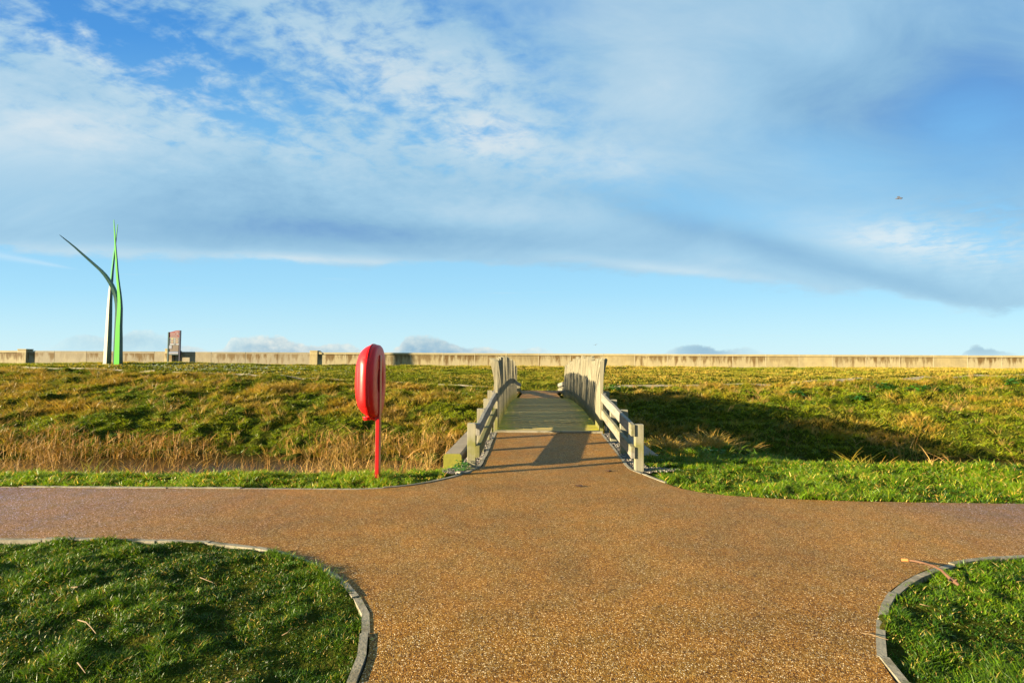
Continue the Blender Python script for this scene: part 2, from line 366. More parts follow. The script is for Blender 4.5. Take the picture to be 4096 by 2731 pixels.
# ------------------------------------------------------------ materials
def m_soil():
    m,T,b=newmat('soil'); p=T.pos()
    n=T.noise(p,3.0,5); n2=T.noise(p,40,3)
    c=T.mix(T.ss(n,0.35,0.65),(0.032,0.044,0.005),(0.055,0.048,0.010)); c=T.mix(T.ss(n2,0.3,0.7),c,(0.018,0.028,0.003))
    T.l.new(c,b.inputs['Base Color']); b.inputs['Roughness'].default_value=1.0; b.inputs['Specular IOR Level'].default_value=0.0
    T.l.new(T.bump(T.noise(p,25,4),0.8,0.05),b.inputs['Normal']); return m
def m_path():
    m,T,b=newmat('resin_gravel'); p=T.pos()
    vc=T.n.new('ShaderNodeTexVoronoi'); T.l.new(p,vc.inputs['Vector']); vc.inputs['Scale'].default_value=185
    vc2=T.n.new('ShaderNodeTexVoronoi'); T.l.new(p,vc2.inputs['Vector']); vc2.inputs['Scale'].default_value=95
    r=T.sep(vc.outputs['Color'])[0]; r2=T.sep(vc2.outputs['Color'])[1]
    c=T.ramp(r,[(0.0,(0.055,0.022,0.003)),(0.3,(0.130,0.059,0.006)),(0.6,(0.215,0.110,0.013)),(0.88,(0.290,0.165,0.030)),(0.94,(0.42,0.29,0.11)),(1.0,(0.80,0.68,0.46))])
    c=T.mix(T.ss(r2,0.86,0.99,0,0.7),c,(0.38,0.25,0.10)); c=T.mix(T.ss(r2,0.16,0.03,0,0.7),c,(0.035,0.013,0.003))
    vc3=T.n.new('ShaderNodeTexVoronoi'); T.l.new(p,vc3.inputs['Vector']); vc3.inputs['Scale'].default_value=14; sp=T.m('MULTIPLY',T.ss(vc3.outputs['Distance'],0.09,0.05),T.ss(T.sep(vc3.outputs['Color'])[0],0.72,0.77)); c=T.mix(sp,c,(0.55,0.48,0.36))
    vc4=T.n.new('ShaderNodeTexVoronoi'); T.l.new(p,vc4.inputs['Vector']); vc4.inputs['Scale'].default_value=1.1; pt=T.m('MULTIPLY',T.ss(T.m('ADD',vc4.outputs['Distance'],T.m('MULTIPLY',T.noise(p,30,3),0.05)),0.10,0.05),T.ss(T.sep(vc4.outputs['Color'])[1],0.72,0.76)); c=T.mix(T.m('MULTIPLY',pt,0.6),c,(0.22,0.105,0.010))
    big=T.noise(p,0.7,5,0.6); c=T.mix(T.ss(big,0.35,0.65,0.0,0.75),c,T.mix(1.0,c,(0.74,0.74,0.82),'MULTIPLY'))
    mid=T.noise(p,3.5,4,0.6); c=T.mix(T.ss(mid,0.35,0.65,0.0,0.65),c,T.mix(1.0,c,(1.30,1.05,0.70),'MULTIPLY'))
    x,y,z=T.sep(p); side_sheen=T.ss(T.m('ADD',T.m('ABSOLUTE',T.m('SUBTRACT',x,0.6)),T.m('MULTIPLY',T.m('SUBTRACT',big,0.5),3.0)),2.5,7.0,0,0.75); side_sheen=T.m('MULTIPLY',side_sheen,T.ss(y,3.2,5.2)); c=T.mix(side_sheen,c,T.mix(1.0,c,(0.80,1.02,4.2),'MULTIPLY'))  # grey-mauve vignette and sheen on the far path sides, put into the colour
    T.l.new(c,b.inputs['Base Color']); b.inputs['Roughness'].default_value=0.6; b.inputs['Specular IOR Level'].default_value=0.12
    h=T.m('ADD',T.m('SUBTRACT',1.0,vc.outputs['Distance']),T.m('MULTIPLY',r,0.8))
    T.l.new(T.bump(h,0.6,0.0045),b.inputs['Normal']); return m
def m_conc(name='concrete',base=(0.34,0.30,0.22),moss=0.0,dirt=0.0):
    m,T,b=newmat(name); p=T.pos()
    n=T.noise(p,2.2,6,0.6); n2=T.noise(p,35,3)
    c=T.mix(T.ss(n,0.3,0.7),base,tuple(x*0.72 for x in base)); c=T.mix(T.ss(n2,0.35,0.75,0,0.35),c,tuple(x*1.25 for x in base))
    if dirt:
        c=T.mix(T.m('MULTIPLY',T.ss(T.noise(p,5,6,0.7),0.48,0.62),dirt),c,(0.085,0.070,0.035)); c=T.mix(T.m('MULTIPLY',T.ss(T.noise(p,11,5,0.7),0.55,0.66),dirt),c,(0.06,0.075,0.018))
    if moss:
        al=T.attr('alg','Fac'); mm=T.m('MULTIPLY',T.ss(T.m('ADD',al,T.m('MULTIPLY',T.m('SUBTRACT',T.noise(p,14,5,0.65),0.5),1.1)),0.35,0.75),moss)
        c=T.mix(mm,c,T.mix(T.noise(p,22,4),(0.22,0.20,0.008),(0.10,0.11,0.012)))
        c=T.mix(T.ss(T.noise(p,60,2),0.68,0.74,0,0.7),c,tuple(x*0.9 for x in base))
    T.l.new(c,b.inputs['Base Color']); b.inputs['Roughness'].default_value=0.85
    T.l.new(T.bump(T.m('ADD',T.noise(p,60,3),T.noise(p,9,3)),0.35,0.01),b.inputs['Normal']); return m
def m_wall(nm='wall_concrete',c1=(0.29,0.235,0.110),c2=(0.23,0.188,0.092),c3=(0.28,0.245,0.145)):
    m,T,b=newmat(nm); p=T.pos()
    oi=T.n.new('ShaderNodeObjectInfo').outputs['Random']; x,y,z=T.sep(p)
    sv=T.xyz(T.m('ADD',x,T.m('MULTIPLY',oi,37.0)),y,T.m('MULTIPLY',z,0.22))
    st=T.noise(sv,3.2,6,0.65); st2=T.noise(sv,9,5,0.7); bl=T.noise(T.xyz(T.m('ADD',x,T.m('MULTIPLY',oi,91.0)),y,z),1.3,5,0.6)
    c=T.mix(T.ss(bl,0.35,0.65),c1,c2)
    c=T.mix(T.ss(oi,0.2,0.9,0,0.55),c,c3)
    tb=T.ss(z,1.35,2.12)  # drips start under the coping
    rust=T.m('MULTIPLY',T.ss(T.m('ADD',st,T.m('MULTIPLY',tb,0.16)),0.50,0.72),T.ss(z,2.16,2.12))
    c=T.mix(T.m('MULTIPLY',rust,T.ss(oi,0.0,0.7,0.15,1.0)),c,(0.095,0.055,0.011))
    c=T.mix(T.m('MULTIPLY',T.ss(st2,0.55,0.75),0.35),c,(0.12,0.095,0.03))
    T.l.new(c,b.inputs['Base Color']); b.inputs['Roughness'].default_value=0.9
    T.l.new(T.bump(T.noise(p,12,4),0.3,0.02),b.inputs['Normal']); return m
def m_wood(name='weathered_wood',axis='z',base=(0.26,0.235,0.165),dark=(0.135,0.118,0.078),green=(0.135,0.135,0.010)):
    m,T,b=newmat(name); p=T.pos()
    sc={'z':(30,30,1.2),'y':(30,1.0,30),'x':(1.0,30,30)}[axis]
    g=T.noise(T.map(p,sc),1.0,6,0.65,0.25); g2=T.noise(T.map(p,tuple(k*2.7 for k in sc)),1.0,3,0.6)
    c=T.mix(T.ss(g,0.34,0.68),base,dark); c=T.mix(T.ss(g2,0.55,0.75,0,0.5),c,tuple(x*0.5 for x in dark))
    oi=T.noise(p,2.0,2); c=T.mix(T.ss(oi,0.3,0.7,0,0.4),c,tuple(x*1.12 for x in base))
    al=T.attr('alg','Fac'); am=T.ss(T.m('ADD',al,T.m('MULTIPLY',T.m('SUBTRACT',T.noise(p,9,5,0.65),0.5),0.9)),0.25,0.85)
    c=T.mix(T.m('MULTIPLY',am,0.9),c,T.mix(T.noise(p,16,4),green,tuple(x*0.62 for x in green)))
    T.l.new(c,b.inputs['Base Color']); b.inputs['Roughness'].default_value=0.8
    T.l.new(T.bump(T.m('ADD',g,T.m('MULTIPLY',g2,0.5)),0.35,0.006),b.inputs['Normal']); return m
def m_deck():
    m,T,b=newmat('deck_wood'); p=T.pos()
    al=T.attr('alg','Fac'); rb_=T.attr('brd','Fac')
    g=T.noise(T.map(p,(2.0,28,28)),1.0,5,0.65); n=T.noise(T.map(p,(0.9,2.2,1)),1.6,5,0.6)
    c=T.mix(T.ss(g,0.35,0.7),(0.27,0.205,0.050),(0.13,0.098,0.028)); c=T.mix(T.m('MULTIPLY',rb_,0.75),c,(0.40,0.31,0.10))
    am=T.ss(T.m('ADD',al,T.m('MULTIPLY',T.m('SUBTRACT',n,0.5),1.6)),0.15,0.95)
    c=T.mix(T.m('MULTIPLY',am,0.85),c,(0.31,0.29,0.006))
    T.l.new(c,b.inputs['Base Color']); b.inputs['Roughness'].default_value=0.75
    T.l.new(T.bump(g,0.4,0.008),b.inputs['Normal']); return m
def m_plain(name,c,rough=0.5,spec=0.5,metal=0.0,nz=0.0,coat=0.0):
    m,T,b=newmat(name)
    if nz:
        n=T.noise(T.pos(),6,5,0.6); T.l.new(T.mix(T.ss(n,0.3,0.7,0,1),c,tuple(x*(1-nz) for x in c)),b.inputs['Base Color'])
        T.l.new(T.bump(T.noise(T.pos(),18,3),0.08,0.01),b.inputs['Normal'])
    else: b.inputs['Base Color'].default_value=(*c,1)
    b.inputs['Roughness'].default_value=rough; b.inputs['Specular IOR Level'].default_value=spec; b.inputs['Metallic'].default_value=metal
    b.inputs['Coat Weight'].default_value=coat
    return m
def m_blade(name,trans=0.30,rough=0.42,spec=0.22,twocol=None):
    m,T,b=newmat(name); c=T.attr('col','Color')
    T.l.new(c,b.inputs['Base Color']); b.inputs['Roughness'].default_value=rough; b.inputs['Specular IOR Level'].default_value=spec
    tr=T.n.new('ShaderNodeBsdfTranslucent'); T.l.new(T.mix(1.0,c,(1.25,1.2,0.6),'MULTIPLY'),tr.inputs[0])
    mx=T.n.new('ShaderNodeMixShader'); mx.inputs[0].default_value=trans
    T.l.new(b.outputs[0],mx.inputs[1]); T.l.new(tr.outputs[0],mx.inputs[2]); T.l.new(mx.outputs[0],T.n['Material Output'].inputs[0]); return m
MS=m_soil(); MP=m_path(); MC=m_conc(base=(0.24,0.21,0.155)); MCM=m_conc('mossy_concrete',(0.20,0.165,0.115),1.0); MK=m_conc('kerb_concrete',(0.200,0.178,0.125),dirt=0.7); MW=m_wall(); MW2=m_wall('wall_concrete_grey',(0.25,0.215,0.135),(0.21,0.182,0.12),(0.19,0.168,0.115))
MWV=m_wood('screen_wood','z',(0.215,0.195,0.125),(0.115,0.100,0.058)); MWR=m_wood('rail_wood','y',(0.185,0.172,0.135),(0.095,0.085,0.062),(0.11,0.105,0.008)); MWP=m_wood('post_wood','z',(0.195,0.182,0.122),(0.11,0.098,0.06)); MD=m_deck()
MG=m_blade('grass_blade'); MR=m_blade('reed_blade',0.2,0.6,0.2)
# ------------------------------------------------------------ ground sheet
def axis(segs):
    out=[]
    for a,b,st in segs: out+=list(np.arange(a,b-1e-6,st))
    out.append(segs[-1][1]); return np.array(out)
gx=axis([(-600,-100,50),(-100,-45,5),(-45,-9,0.16),(-9,12,0.05),(12,45,0.16),(45,100,5),(100,600,50)])
gy=axis([(-60,-6,3),(-6,1,0.5),(1,10,0.05),(10,19,0.12),(19,45,0.16),(45,80,2.5),(80,900,40)])
GX,GY=np.meshgrid(gx,gy); GZ=H(GX,GY)
nx,ny=len(gx),len(gy); idx=np.arange(nx*ny).reshape(ny,nx)
q=np.stack([idx[:-1,:-1],idx[:-1,1:],idx[1:,1:],idx[1:,:-1]],-1).reshape(-1,4)
o=npmesh('ground',np.stack([GX,GY,GZ],-1).reshape(-1,3),q,mats=[MS],smooth=True); tag(o,kind='structure')
# ------------------------------------------------------------ path
def flat_poly(name,poly,z,mat):
    me=bpy.data.meshes.new(name); me.from_pydata([(x,y,z) for x,y in poly],[],[tuple(range(len(poly)))[::-1]]); me.materials.append(mat); me.update()
    if me.polygons[0].normal.z<0: me.flip_normals()
    o=bpy.data.objects.new(name,me); COL.objects.link(o); return o
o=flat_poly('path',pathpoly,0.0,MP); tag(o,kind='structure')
b=MB(); N=12
for i in range(N):
    s0=-3.25+3.22*i/N; s1=-3.25+3.22*(i+1)/N
    b.add([B(s0,-1.08,surfz(s0)),B(s0,1.08,surfz(s0)),B(s1,1.08,surfz(s1)),B(s1,-1.08,surfz(s1))],[(0,1,2,3)])
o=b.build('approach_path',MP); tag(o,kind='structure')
b=MB()
for i in range(10):
    s0=LEN+0.02+4.0*i/10; s1=LEN+0.02+4.0*(i+1)/10; w0=1.0-0.02*i; w1=1.0-0.02*(i+1)
    if i>=6: w0+= (i-6)*0.18; w1+=(i-5)*0.18
    b.add([B(s0,-w0,surfz(s0)),B(s0,w0,surfz(s0)),B(s1,w1,surfz(s1)),B(s1,-w1,surfz(s1))],[(0,1,2,3)])
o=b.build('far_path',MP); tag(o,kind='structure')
# ------------------------------------------------------------ kerbs
def kerb(line,side,L0=0.5,w=0.046,zt=0.007,zf=None,name='kerb',jit=0.009,depth=0.12,mat=None):
    pts=[Vector((x,y,0)) for x,y in line]; cum=[0]
    for a,c in zip(pts[:-1],pts[1:]): cum.append(cum[-1]+(c-a).length)
    def at(d):
        d=min(max(d,0),cum[-1]); i=0
        while i<len(cum)-2 and cum[i+1]<d: i+=1
        return pts[i].lerp(pts[i+1],(d-cum[i])/max(1e-6,cum[i+1]-cum[i]))
    b=MB(); d=0
    while d<cum[-1]-0.05:
        e=min(d+L0*random.uniform(0.95,1.05),cum[-1]); n=2 if L0<0.8 else 3
        jz=random.uniform(-jit,jit)*0.6; jo=random.uniform(-jit,jit)
        ps=[at(d+(e-d-0.012)*k/n) for k in range(n+1)]
        for k in range(n):
            a,c=ps[k],ps[k+1]
            t0=(ps[min(k+1,n)]-ps[max(k-1,0)]).normalized(); t1=(ps[min(k+2,n)]-ps[k]).normalized()
            n0=Vector((-t0.y,t0.x,0))*side; n1=Vector((-t1.y,t1.x,0))*side
            za=(zf(a) if zf else 0)+zt+jz; zc=(zf(c) if zf else 0)+zt+jz
            c8=[a+n0*jo,c+n1*jo,c+n1*(w+jo),a+n0*(w+jo)]
            if side<0: c8=[c8[3],c8[2],c8[1],c8[0]]; zz=[za,zc,zc,za]
            else: zz=[za,zc,zc,za]
            b.hexa([v+Vector((0,0,z-depth)) for v,z in zip(c8,zz)]+[v+Vector((0,0,z)) for v,z in zip(c8,zz)])
        d=e
    o=b.build(name,mat or MK); tag(o,kind='structure'); return o
def rampz(p):
    s,l=toB(p.x,p.y); return max(0.0,min(0.10,0.10*(s+3.25)/3.25))
kerb([p for p in lb if p[0]>-16.1][0:0]+[(-16,leftbed[0][1]+0.05)]+lb[1:-1]+[(-1.3,0.0)],-1)
kerb([(20,rightbed[0][1]+0.1)]+rb[1:-1]+[(2.75,0)],1)
kerb([(-16,farL[0][1]+0.03)]+farL+[tuple(B(-3.3,-1.08,0)[:2]),tuple(B(-3.2,-1.08,0)[:2]),tuple(B(-0.06,-1.08,0)[:2])],1,zf=rampz,L0=0.9)
kerb([tuple(B(-0.06,1.08,0)[:2]),tuple(B(-3.2,1.08,0)[:2]),tuple(B(-3.3,1.08,0)[:2])]+farR[:3],1,zf=rampz,L0=0.9,zt=0.004)
# embankment kerb
bk=MB()
for i in range(len(embw)-1):
    if i in (4,5): continue
    a,c=embw[i],embw[i+1]; n=max(2,int((c-a).length/1.0))
    for k in range(n):
        if random.random()<0.12: continue
        p=a.lerp(c,k/n); q_=a.lerp(c,(k+0.97)/n); 
        hz0=float(H(np.array([p.x]),np.array([p.y-0.05]))[0]); hz1=float(H(np.array([q_.x]),np.array([q_.y-0.05]))[0]); zz=random.uniform(-0.01,0.015)
        b8=[(p.x,p.y-0.02,hz0-0.3),(q_.x,q_.y-0.02,hz1-0.3),(q_.x,q_.y+0.03,hz1-0.3),(p.x,p.y+0.03,hz0-0.3)]
        bk.hexa(b8+[(x,y,z+0.3+0.085+zz) for x,y,z in b8])
o=bk.build('kerb',MK); tag(o,kind='structure')
# ------------------------------------------------------------ water
mw,Tw,bw=newmat('ditch_water'); bw.inputs['Base Color'].default_value=(0.035,0.020,0.006,1); bw.inputs['Roughness'].default_value=0.12; bw.inputs['IOR'].default_value=1.12; bw.inputs['Specular IOR Level'].default_value=0.10
Tw.l.new(Tw.bump(Tw.noise(Tw.pos(),9,3),0.12,0.02),bw.inputs['Normal'])
o=flat_poly('water',[(-60,12),(60,12),(60,18.6),(-60,18.6)],-1.60,mw); tag(o,kind='structure')
# ------------------------------------------------------------ footbridge
br_=empty('footbridge',B(0,0,0.1),'timber footbridge with green stained deck and fanned slatted side screens','footbridge')
# deck
V_=[];Q_=[];al=[];bd=[]
npl=int(LEN/0.15)
for i in range(npl):
    s0=i*0.15+0.007; s1=s0+0.134; rr=random.random(); dz=random.uniform(-0.003,0.003); nl=14
    for k in range(nl+1):
        l=-1.09+2.18*k/nl
        a=min(1,max(0,(abs(l)-0.6)/0.45))*0.8+0.2*(1-min(1,s0/2.0))
        for s_,z in ((s0,deckz(s0)-0.04+dz),(s0,deckz(s0)+dz),(s1,deckz(s1)+dz),(s1,deckz(s1)-0.04+dz)):
            p=B(s_,l,z); V_.append((p.x-br_.location.x,p.y-br_.location.y,p.z-br_.location.z)); al.append(a); bd.append(rr)
    base=len(V_)-(nl+1)*4
    for k in range(nl):
        x=base+k*4
        for j in range(3): Q_.append((x+j,x+4+j,x+5+j,x+1+j))
o=npmesh('deck',V_,Q_,mats=[MD],attrs={'alg':al,'brd':bd},parent=br_)
# beams below
for l in (-0.95,0.95):
    b=MB(); n=14
    for i in range(n):
        s0=LEN*i/n; s1=LEN*(i+1)/n
        b.hexa([B(s0,l-0.08,deckz(s0)-0.36),B(s0,l+0.08,deckz(s0)-0.36),B(s1,l+0.08,deckz(s1)-0.36),B(s1,l-0.08,deckz(s1)-0.36),
                B(s0,l-0.08,deckz(s0)-0.045),B(s0,l+0.08,deckz(s0)-0.045),B(s1,l+0.08,deckz(s1)-0.045),B(s1,l-0.08,deckz(s1)-0.045)],0.4)
    b.build('beam',MWR,br_)
b=MB()
b.hexa([B(-0.055,-1.12,0.02),B(-0.055,1.12,0.02),B(0.005,1.12,0.02),B(0.005,-1.12,0.02),B(-0.055,-1.12,0.138),B(-0.055,1.12,0.138),B(0.005,1.12,0.138),B(0.005,-1.12,0.138)],0.1)
b.build('threshold',MK,br_)
# abutments
for s0,s1 in ((0.03,0.7),(LEN-0.7,LEN-0.02)):
    b=MB(); z1=deckz((s0+s1)/2)-0.40
    b.hexa([B(s0,-1.2,z1-1.6),B(s0,1.2,z1-1.6),B(s1,1.2,z1-1.6),B(s1,-1.2,z1-1.6),B(s0,-1.2,z1),B(s0,1.2,z1),B(s1,1.2,z1),B(s1,-1.2,z1)]); b.build('abutment',MC,br_)
# screens of fins
for side in (-1,1):
    b=MB(); s=0.0; i=0
    while s<LEN-0.02:
        first=(i==0)
        wI,wO=(1.075,1.140) if not first else (1.072,1.135)
        th=0.046 if not first else 0.05
        h=1.465+random.uniform(-0.035,0.02)+ (0.0 if first else 0.02*math.sin(s*3.1))
        h-=0.05*max(0,(s-11)/2.7)
        if side==1: h+=0.03*math.sin(s*6.0)
        lean=0.0 if first else (0.045+0.085*math.exp(-((s-0.9)/0.9)**2)+0.04*math.sin(s*2.3+side)+random.uniform(-0.02,0.025))
        if not first and s<0.35: lean*=s/0.35
        fs_=(0.0 if first else 0.10*math.sin(s*4.1+1.0)+random.uniform(-0.03,0.03))
        tw=0.0 if first else random.uniform(-0.006,0.006)
        zb=deckz(s)-0.10; zt_=deckz(s)+h; n=8 if not first else 2
        vs=[];aa=[]
        for k in range(n+1):
            t=k/n; z=zb+(zt_-zb)*t; q2=max(0,(t-0.30)/0.70)**1.8
            dl=lean*q2; ds=fs_*q2
            a=max(0,1.0-(z-deckz(s))/0.42)*0.85 if z>deckz(s) else 0.95
            a+=0.12*(side<0)
            if t>0.93: a+=0.18
            for ss_,l in ((s+ds+tw,side*(wI+dl)),(s+ds-tw,side*(wO+dl)),(s+th+ds-tw,side*(wO+dl)),(s+th+ds+tw,side*(wI+dl))):
                vs.append(B(ss_,l,z)); aa.append(a)
        fc=[(0,1,2,3),(n*4+3,n*4+2,n*4+1,n*4)]
        for k in range(n):
            for j in range(4): fc.append((k*4+j,k*4+(j+1)%4,(k+1)*4+(j+1)%4,(k+1)*4+j))
        if side>0: fc=[f[::-1] for f in fc]
        b.add(vs,fc,aa); s+=0.077+random.uniform(-0.002,0.002); i+=1
    b.build('slatted_screen',MWV,br_)
    for zo,hh_,nm in ((0.79,0.165,'top_rail'),):
        b=MB(); n=24
        for i in range(n):
            s0=LEN*i/n+0.01*(i==0); s1=LEN*(i+1)/n
            l0,l1=sorted((side*1.15,side*1.20))
            b.hexa([B(s0,l0,deckz(s0)+zo-hh_),B(s0,l1,deckz(s0)+zo-hh_),B(s1,l1,deckz(s1)+zo-hh_),B(s1,l0,deckz(s1)+zo-hh_),
                    B(s0,l0,deckz(s0)+zo),B(s0,l1,deckz(s0)+zo),B(s1,l1,deckz(s1)+zo),B(s1,l0,deckz(s1)+zo)],0.1)
        b.build(nm,MWR,br_)
    for k in range(8):
        s0=0.35+k*1.86; b=MB(); l0,l1=sorted((side*1.215,side*1.315))
        b.hexa([B(s0,l0,deckz(s0)-0.4),B(s0,l1,deckz(s0)-0.4),B(s0+0.1,l1,deckz(s0)-0.4),B(s0+0.1,l0,deckz(s0)-0.4),B(s0,l0,deckz(s0)+0.80),B(s0,l1,deckz(s0)+0.80),B(s0+0.1,l1,deckz(s0)+0.80),B(s0+0.1,l0,deckz(s0)+0.80)],0.2)
        b.build('post',MWP,br_)
# approach railings
def railing(side,sp,zs_top,zs_low,label,lat=lambda s:1.0,ends=None,ht=0.02,front=0.0):
    s_in,s_out=ends
    e=empty('railing',B(sp[0],side*1.22,0.0),label,'railing','timber railings at the bridge ends')
    for i,s0 in enumerate(sp):
        c=1.22*lat(s0); l0,l1=sorted((side*(c-0.062),side*(c+0.062))); s1=s0+0.12
        zt_=zs_top(s0)+ht; zb=surfz(s0)-0.25
        b=MB(); vs=[];aa=[]; n=6
        for k in range(n+1):
            z=zb+(zt_-zb)*k/n; a=0.18+(0.75 if side<0 else 0.4)*max(0,1-abs((k/n)-0.62)/0.25)*(i==0)+(0.75*max(0,1-k/n*2.2) if (side<0 or i>0) else 0.1)
            for p in (B(s0,l0,z),B(s0,l1,z),B(s1,l1,z),B(s1,l0,z)): vs.append(p); aa.append(a)
        fc=[(3,2,1,0),(n*4,n*4+1,n*4+2,n*4+3)]
        for k in range(n):
            for j in range(4): fc.append((k*4+j,k*4+(j+1)%4,(k+1)*4+(j+1)%4,(k+1)*4+j))
        b.add(vs,fc,aa); b.build('post',MWP,e,bevel=0.006)
    for zf,nm,ag in ((zs_top,'top_rail',0.05),(zs_low,'lower_rail',0.62 if side<0 else 0.30)):
        b=MB(); n=8; vs=[];aa=[]
        for k in range(n+1):
            s_=s_in+(s_out-s_in)*k/n; z=zf(s_); wav=0.004*math.sin(k*1.9)
            l0,l1=sorted((side*(1.093*lat(s_)),side*(1.154*lat(s_))))
            for l,zz in ((l0,z-0.165),(l1,z-0.165),(l1,z),(l0,z)):
                vs.append(B(s_,l+wav,zz)); aa.append(ag+(0.25 if zz==z and nm!='top_rail' else 0)+(0.5 if nm=='top_rail' and k==0 and side>0 else 0))
        fc=[(0,1,2,3),(n*4+3,n*4+2,n*4+1,n*4)]
        for k in range(n):
            for j in range(4): fc.append((k*4+j,(k+1)*4+j,(k+1)*4+(j+1)%4,k*4+(j+1)%4))
        b.add(vs,fc,aa); b.build(nm,MWR,e,bevel=0.006)
    return e
nt=lambda s: 0.665+(s+3.4)/3.4*0.255
nlw=lambda s: 0.345+(s+3.4)/3.4*0.245
railing(-1,[-3.45,-2.12,-0.92],nt,nlw,'low two-rail timber railing left of the path at the near end of the footbridge',ends=(-3.50,-0.005),ht=0.0)
railing(1,[-3.42,-2.12,-0.92],nt,nlw,'low two-rail timber railing right of the path at the near end of the footbridge',ends=(-3.44,-0.005),ht=0.0)
ft=lambda s: deckz(LEN)+0.79-(s-LEN)*0.07
flw=lambda s: deckz(LEN)+0.455-(s-LEN)*0.05
for sd,lab in ((-1,'short timber railing beyond the left screen at the far end of the footbridge'),(1,'short timber railing beyond the right screen at the far end of the footbridge')):
    railing(sd,[LEN+0.8,LEN+2.0,LEN+3.2],ft,flw,lab,lat=lambda s:1-0.035*(s-LEN),ends=(LEN+0.005,LEN+3.4))
# wing walls
for X0,X1,y0,y1,z1,lab in ((-1.13,-0.83,9.0,12.0,0.035,'pale concrete wing wall block left of the railing, its near end yellow with moss'),(2.18,2.56,9.3,12.0,-0.03,'low concrete wing wall half in shade behind the right railing')):
    b=MB(); n=7; k=0.04; c=0.03
    y=y0
    segs=[y0+(y1-y0)*t for t in (0,0.27,0.6,1.0)]
    for a_,c_ in zip(segs[:-1],segs[1:]):
        c_-=0.006
        prof=[(X0,-0.9),(X1,-0.9),(X1,z1-c),(X1-c,z1),(X0+c,z1),(X0,z1-c)]
        vs=[];aa=[]
        for yy in (a_,c_):
            for x,z in prof: vs.append((x+(yy-y0)*k,yy,z)); aa.append(0.85 if (yy==y0) else 0.05)
        fc=[tuple(range(6)),tuple(range(11,5,-1))]+[(i,i+6,(i+1)%6+6,(i+1)%6) for i in range(6)]
        # duplicate front ring so moss stays on the end face
        b.add(vs[:6],[tuple(range(6))],0.95); 
        b.add(vs,fc[1:],[0.12]*12)
    o=b.build('wing_wall',MCM,origin=((X0+X1)/2,y0,0)); tag(o,lab,'wall','concrete wing walls')
# ------------------------------------------------------------ lifebuoy housing
RED=m_plain('red_plastic',(0.55,0.005,0.006),0.42,0.35,nz=0.08); REDP=m_plain('red_paint',(0.33,0.006,0.006),0.33,0.5,nz=0.15); DKR=m_plain('dark_recess',(0.10,0.004,0.006),0.5)
px0=-1.755; py0=7.12
lf=empty('lifebuoy_station',(px0,py0,0.0),'bright red lifebuoy housing on a square red post','lifebuoy station')
zc=1.305; hz=0.478
b=MB(); b.box(px0-0.026,px0+0.026,py0-0.05,py0+0.05,-0.25,1.64); b.build('post',REDP,lf,bevel=0.005)
def ring(hy,hz_,n=56,p=2.5,dzz=0.0,pinch=0.0):
    out=[]
    for k in range(n):
        a=2*math.pi*k/n; c,s=math.cos(a),math.sin(a)
        y=hy*math.copysign(abs(c)**(2/p),c); z=hz_*math.copysign(abs(s)**(2/p),s)
        out.append((y,z+dzz))
    return out
prof=[(0.000,0.24,0.33),(0.000,0.315,0.425),(-0.006,0.345,0.455),(-0.022,0.368,0.470),(-0.060,0.385,0.477),(-0.082,0.389,0.479)]
prof2=[(-0.096,0.389,0.479),(-0.12,0.386,0.470),(-0.165,0.372,0.452),(-0.215,0.340,0.418),(-0.255,0.295,0.372),(-0.283,0.235,0.310),(-0.290,0.17,0.24),(-0.270,0.13,0.19),(-0.255,0.08,0.12)]
xb=px0+0.012
def shell(prs,capfirst,caplast):
    prs=[(x*0.92,a,c) for x,a,c in prs]
    b=MB(); n=56; vs=[]
    for x,hy,hz_ in prs:
        for y,z in ring(hy,hz_,n): vs.append((xb+x,py0+y,zc+z))
    fs=[]
    for i in range(len(prs)-1):
        for k in range(n): fs.append((i*n+k,(i+1)*n+k,(i+1)*n+(k+1)%n,i*n+(k+1)%n))
    if caplast: fs.append(tuple((len(prs)-1)*n+k for k in range(n)))
    if capfirst: fs.append(tuple(range(n-1,-1,-1)))
    b.add(vs,[f[::-1] for f in fs]); return b
o=shell([(-0.012,0.10,0.145)]+[(-0.012,0.125,0.155),(0.0,0.132,0.165)]+prof+[(-0.090,0.380,0.470)],False,False).build('back_plate',RED,lf,smooth=True)
o=shell([(-0.084,0.383,0.473),(-0.086,0.397,0.487),(-0.094,0.397,0.487),(-0.097,0.386,0.476)],False,False).build('seam_flange',RED,lf,smooth=False)
o=shell([(-0.094,0.380,0.470)]+prof2,False,True).build('front_cover',RED,lf,smooth=True)
b=MB()
for x,y,z in [(0,0,0)]:
    vs=[(xb-0.014,py0+yy,zc+zz) for yy,zz in ring(0.127,0.158,40,2.0)]; b.add(vs,[tuple(range(40))])
b.build('hand_recess',DKR,lf)
# raised side panel on the cover (moulded grip)
b=MB(); n=14; vs=[]; fs=[]
for i in range(n+1):
    t=-1+2*i/n; h=0.30*t; bul=math.sqrt(max(0,1-t*t))
    for x,yy in ((-0.045,-0.352-0.02*bul),(-0.052,-0.372-0.045*bul),(-0.100,-0.372-0.058*bul),(-0.150,-0.360-0.050*bul),(-0.200,-0.325-0.045*bul),(-0.225,-0.27-0.01*bul)):
        vs.append((xb+x*0.92,py0+yy,zc-0.01+h))
for i in range(n):
    for k in range(5): fs.append((i*6+k,i*6+k+1,(i+1)*6+k+1,(i+1)*6+k))
b.add(vs,fs); b.build('side_grip',RED,lf,smooth=True)
b=MB(); b.tube([(xb-0.15,py0-0.04,zc-0.47),(xb-0.15,py0-0.04,zc-0.515)],[0.06,0.045],14); b.tube([(xb-0.15,py0+0.0,zc-0.46),(xb-0.05,py0,zc-0.50)],[0.03,0.03],10); b.build('latch',RED,lf,smooth=False,bevel=0.004)
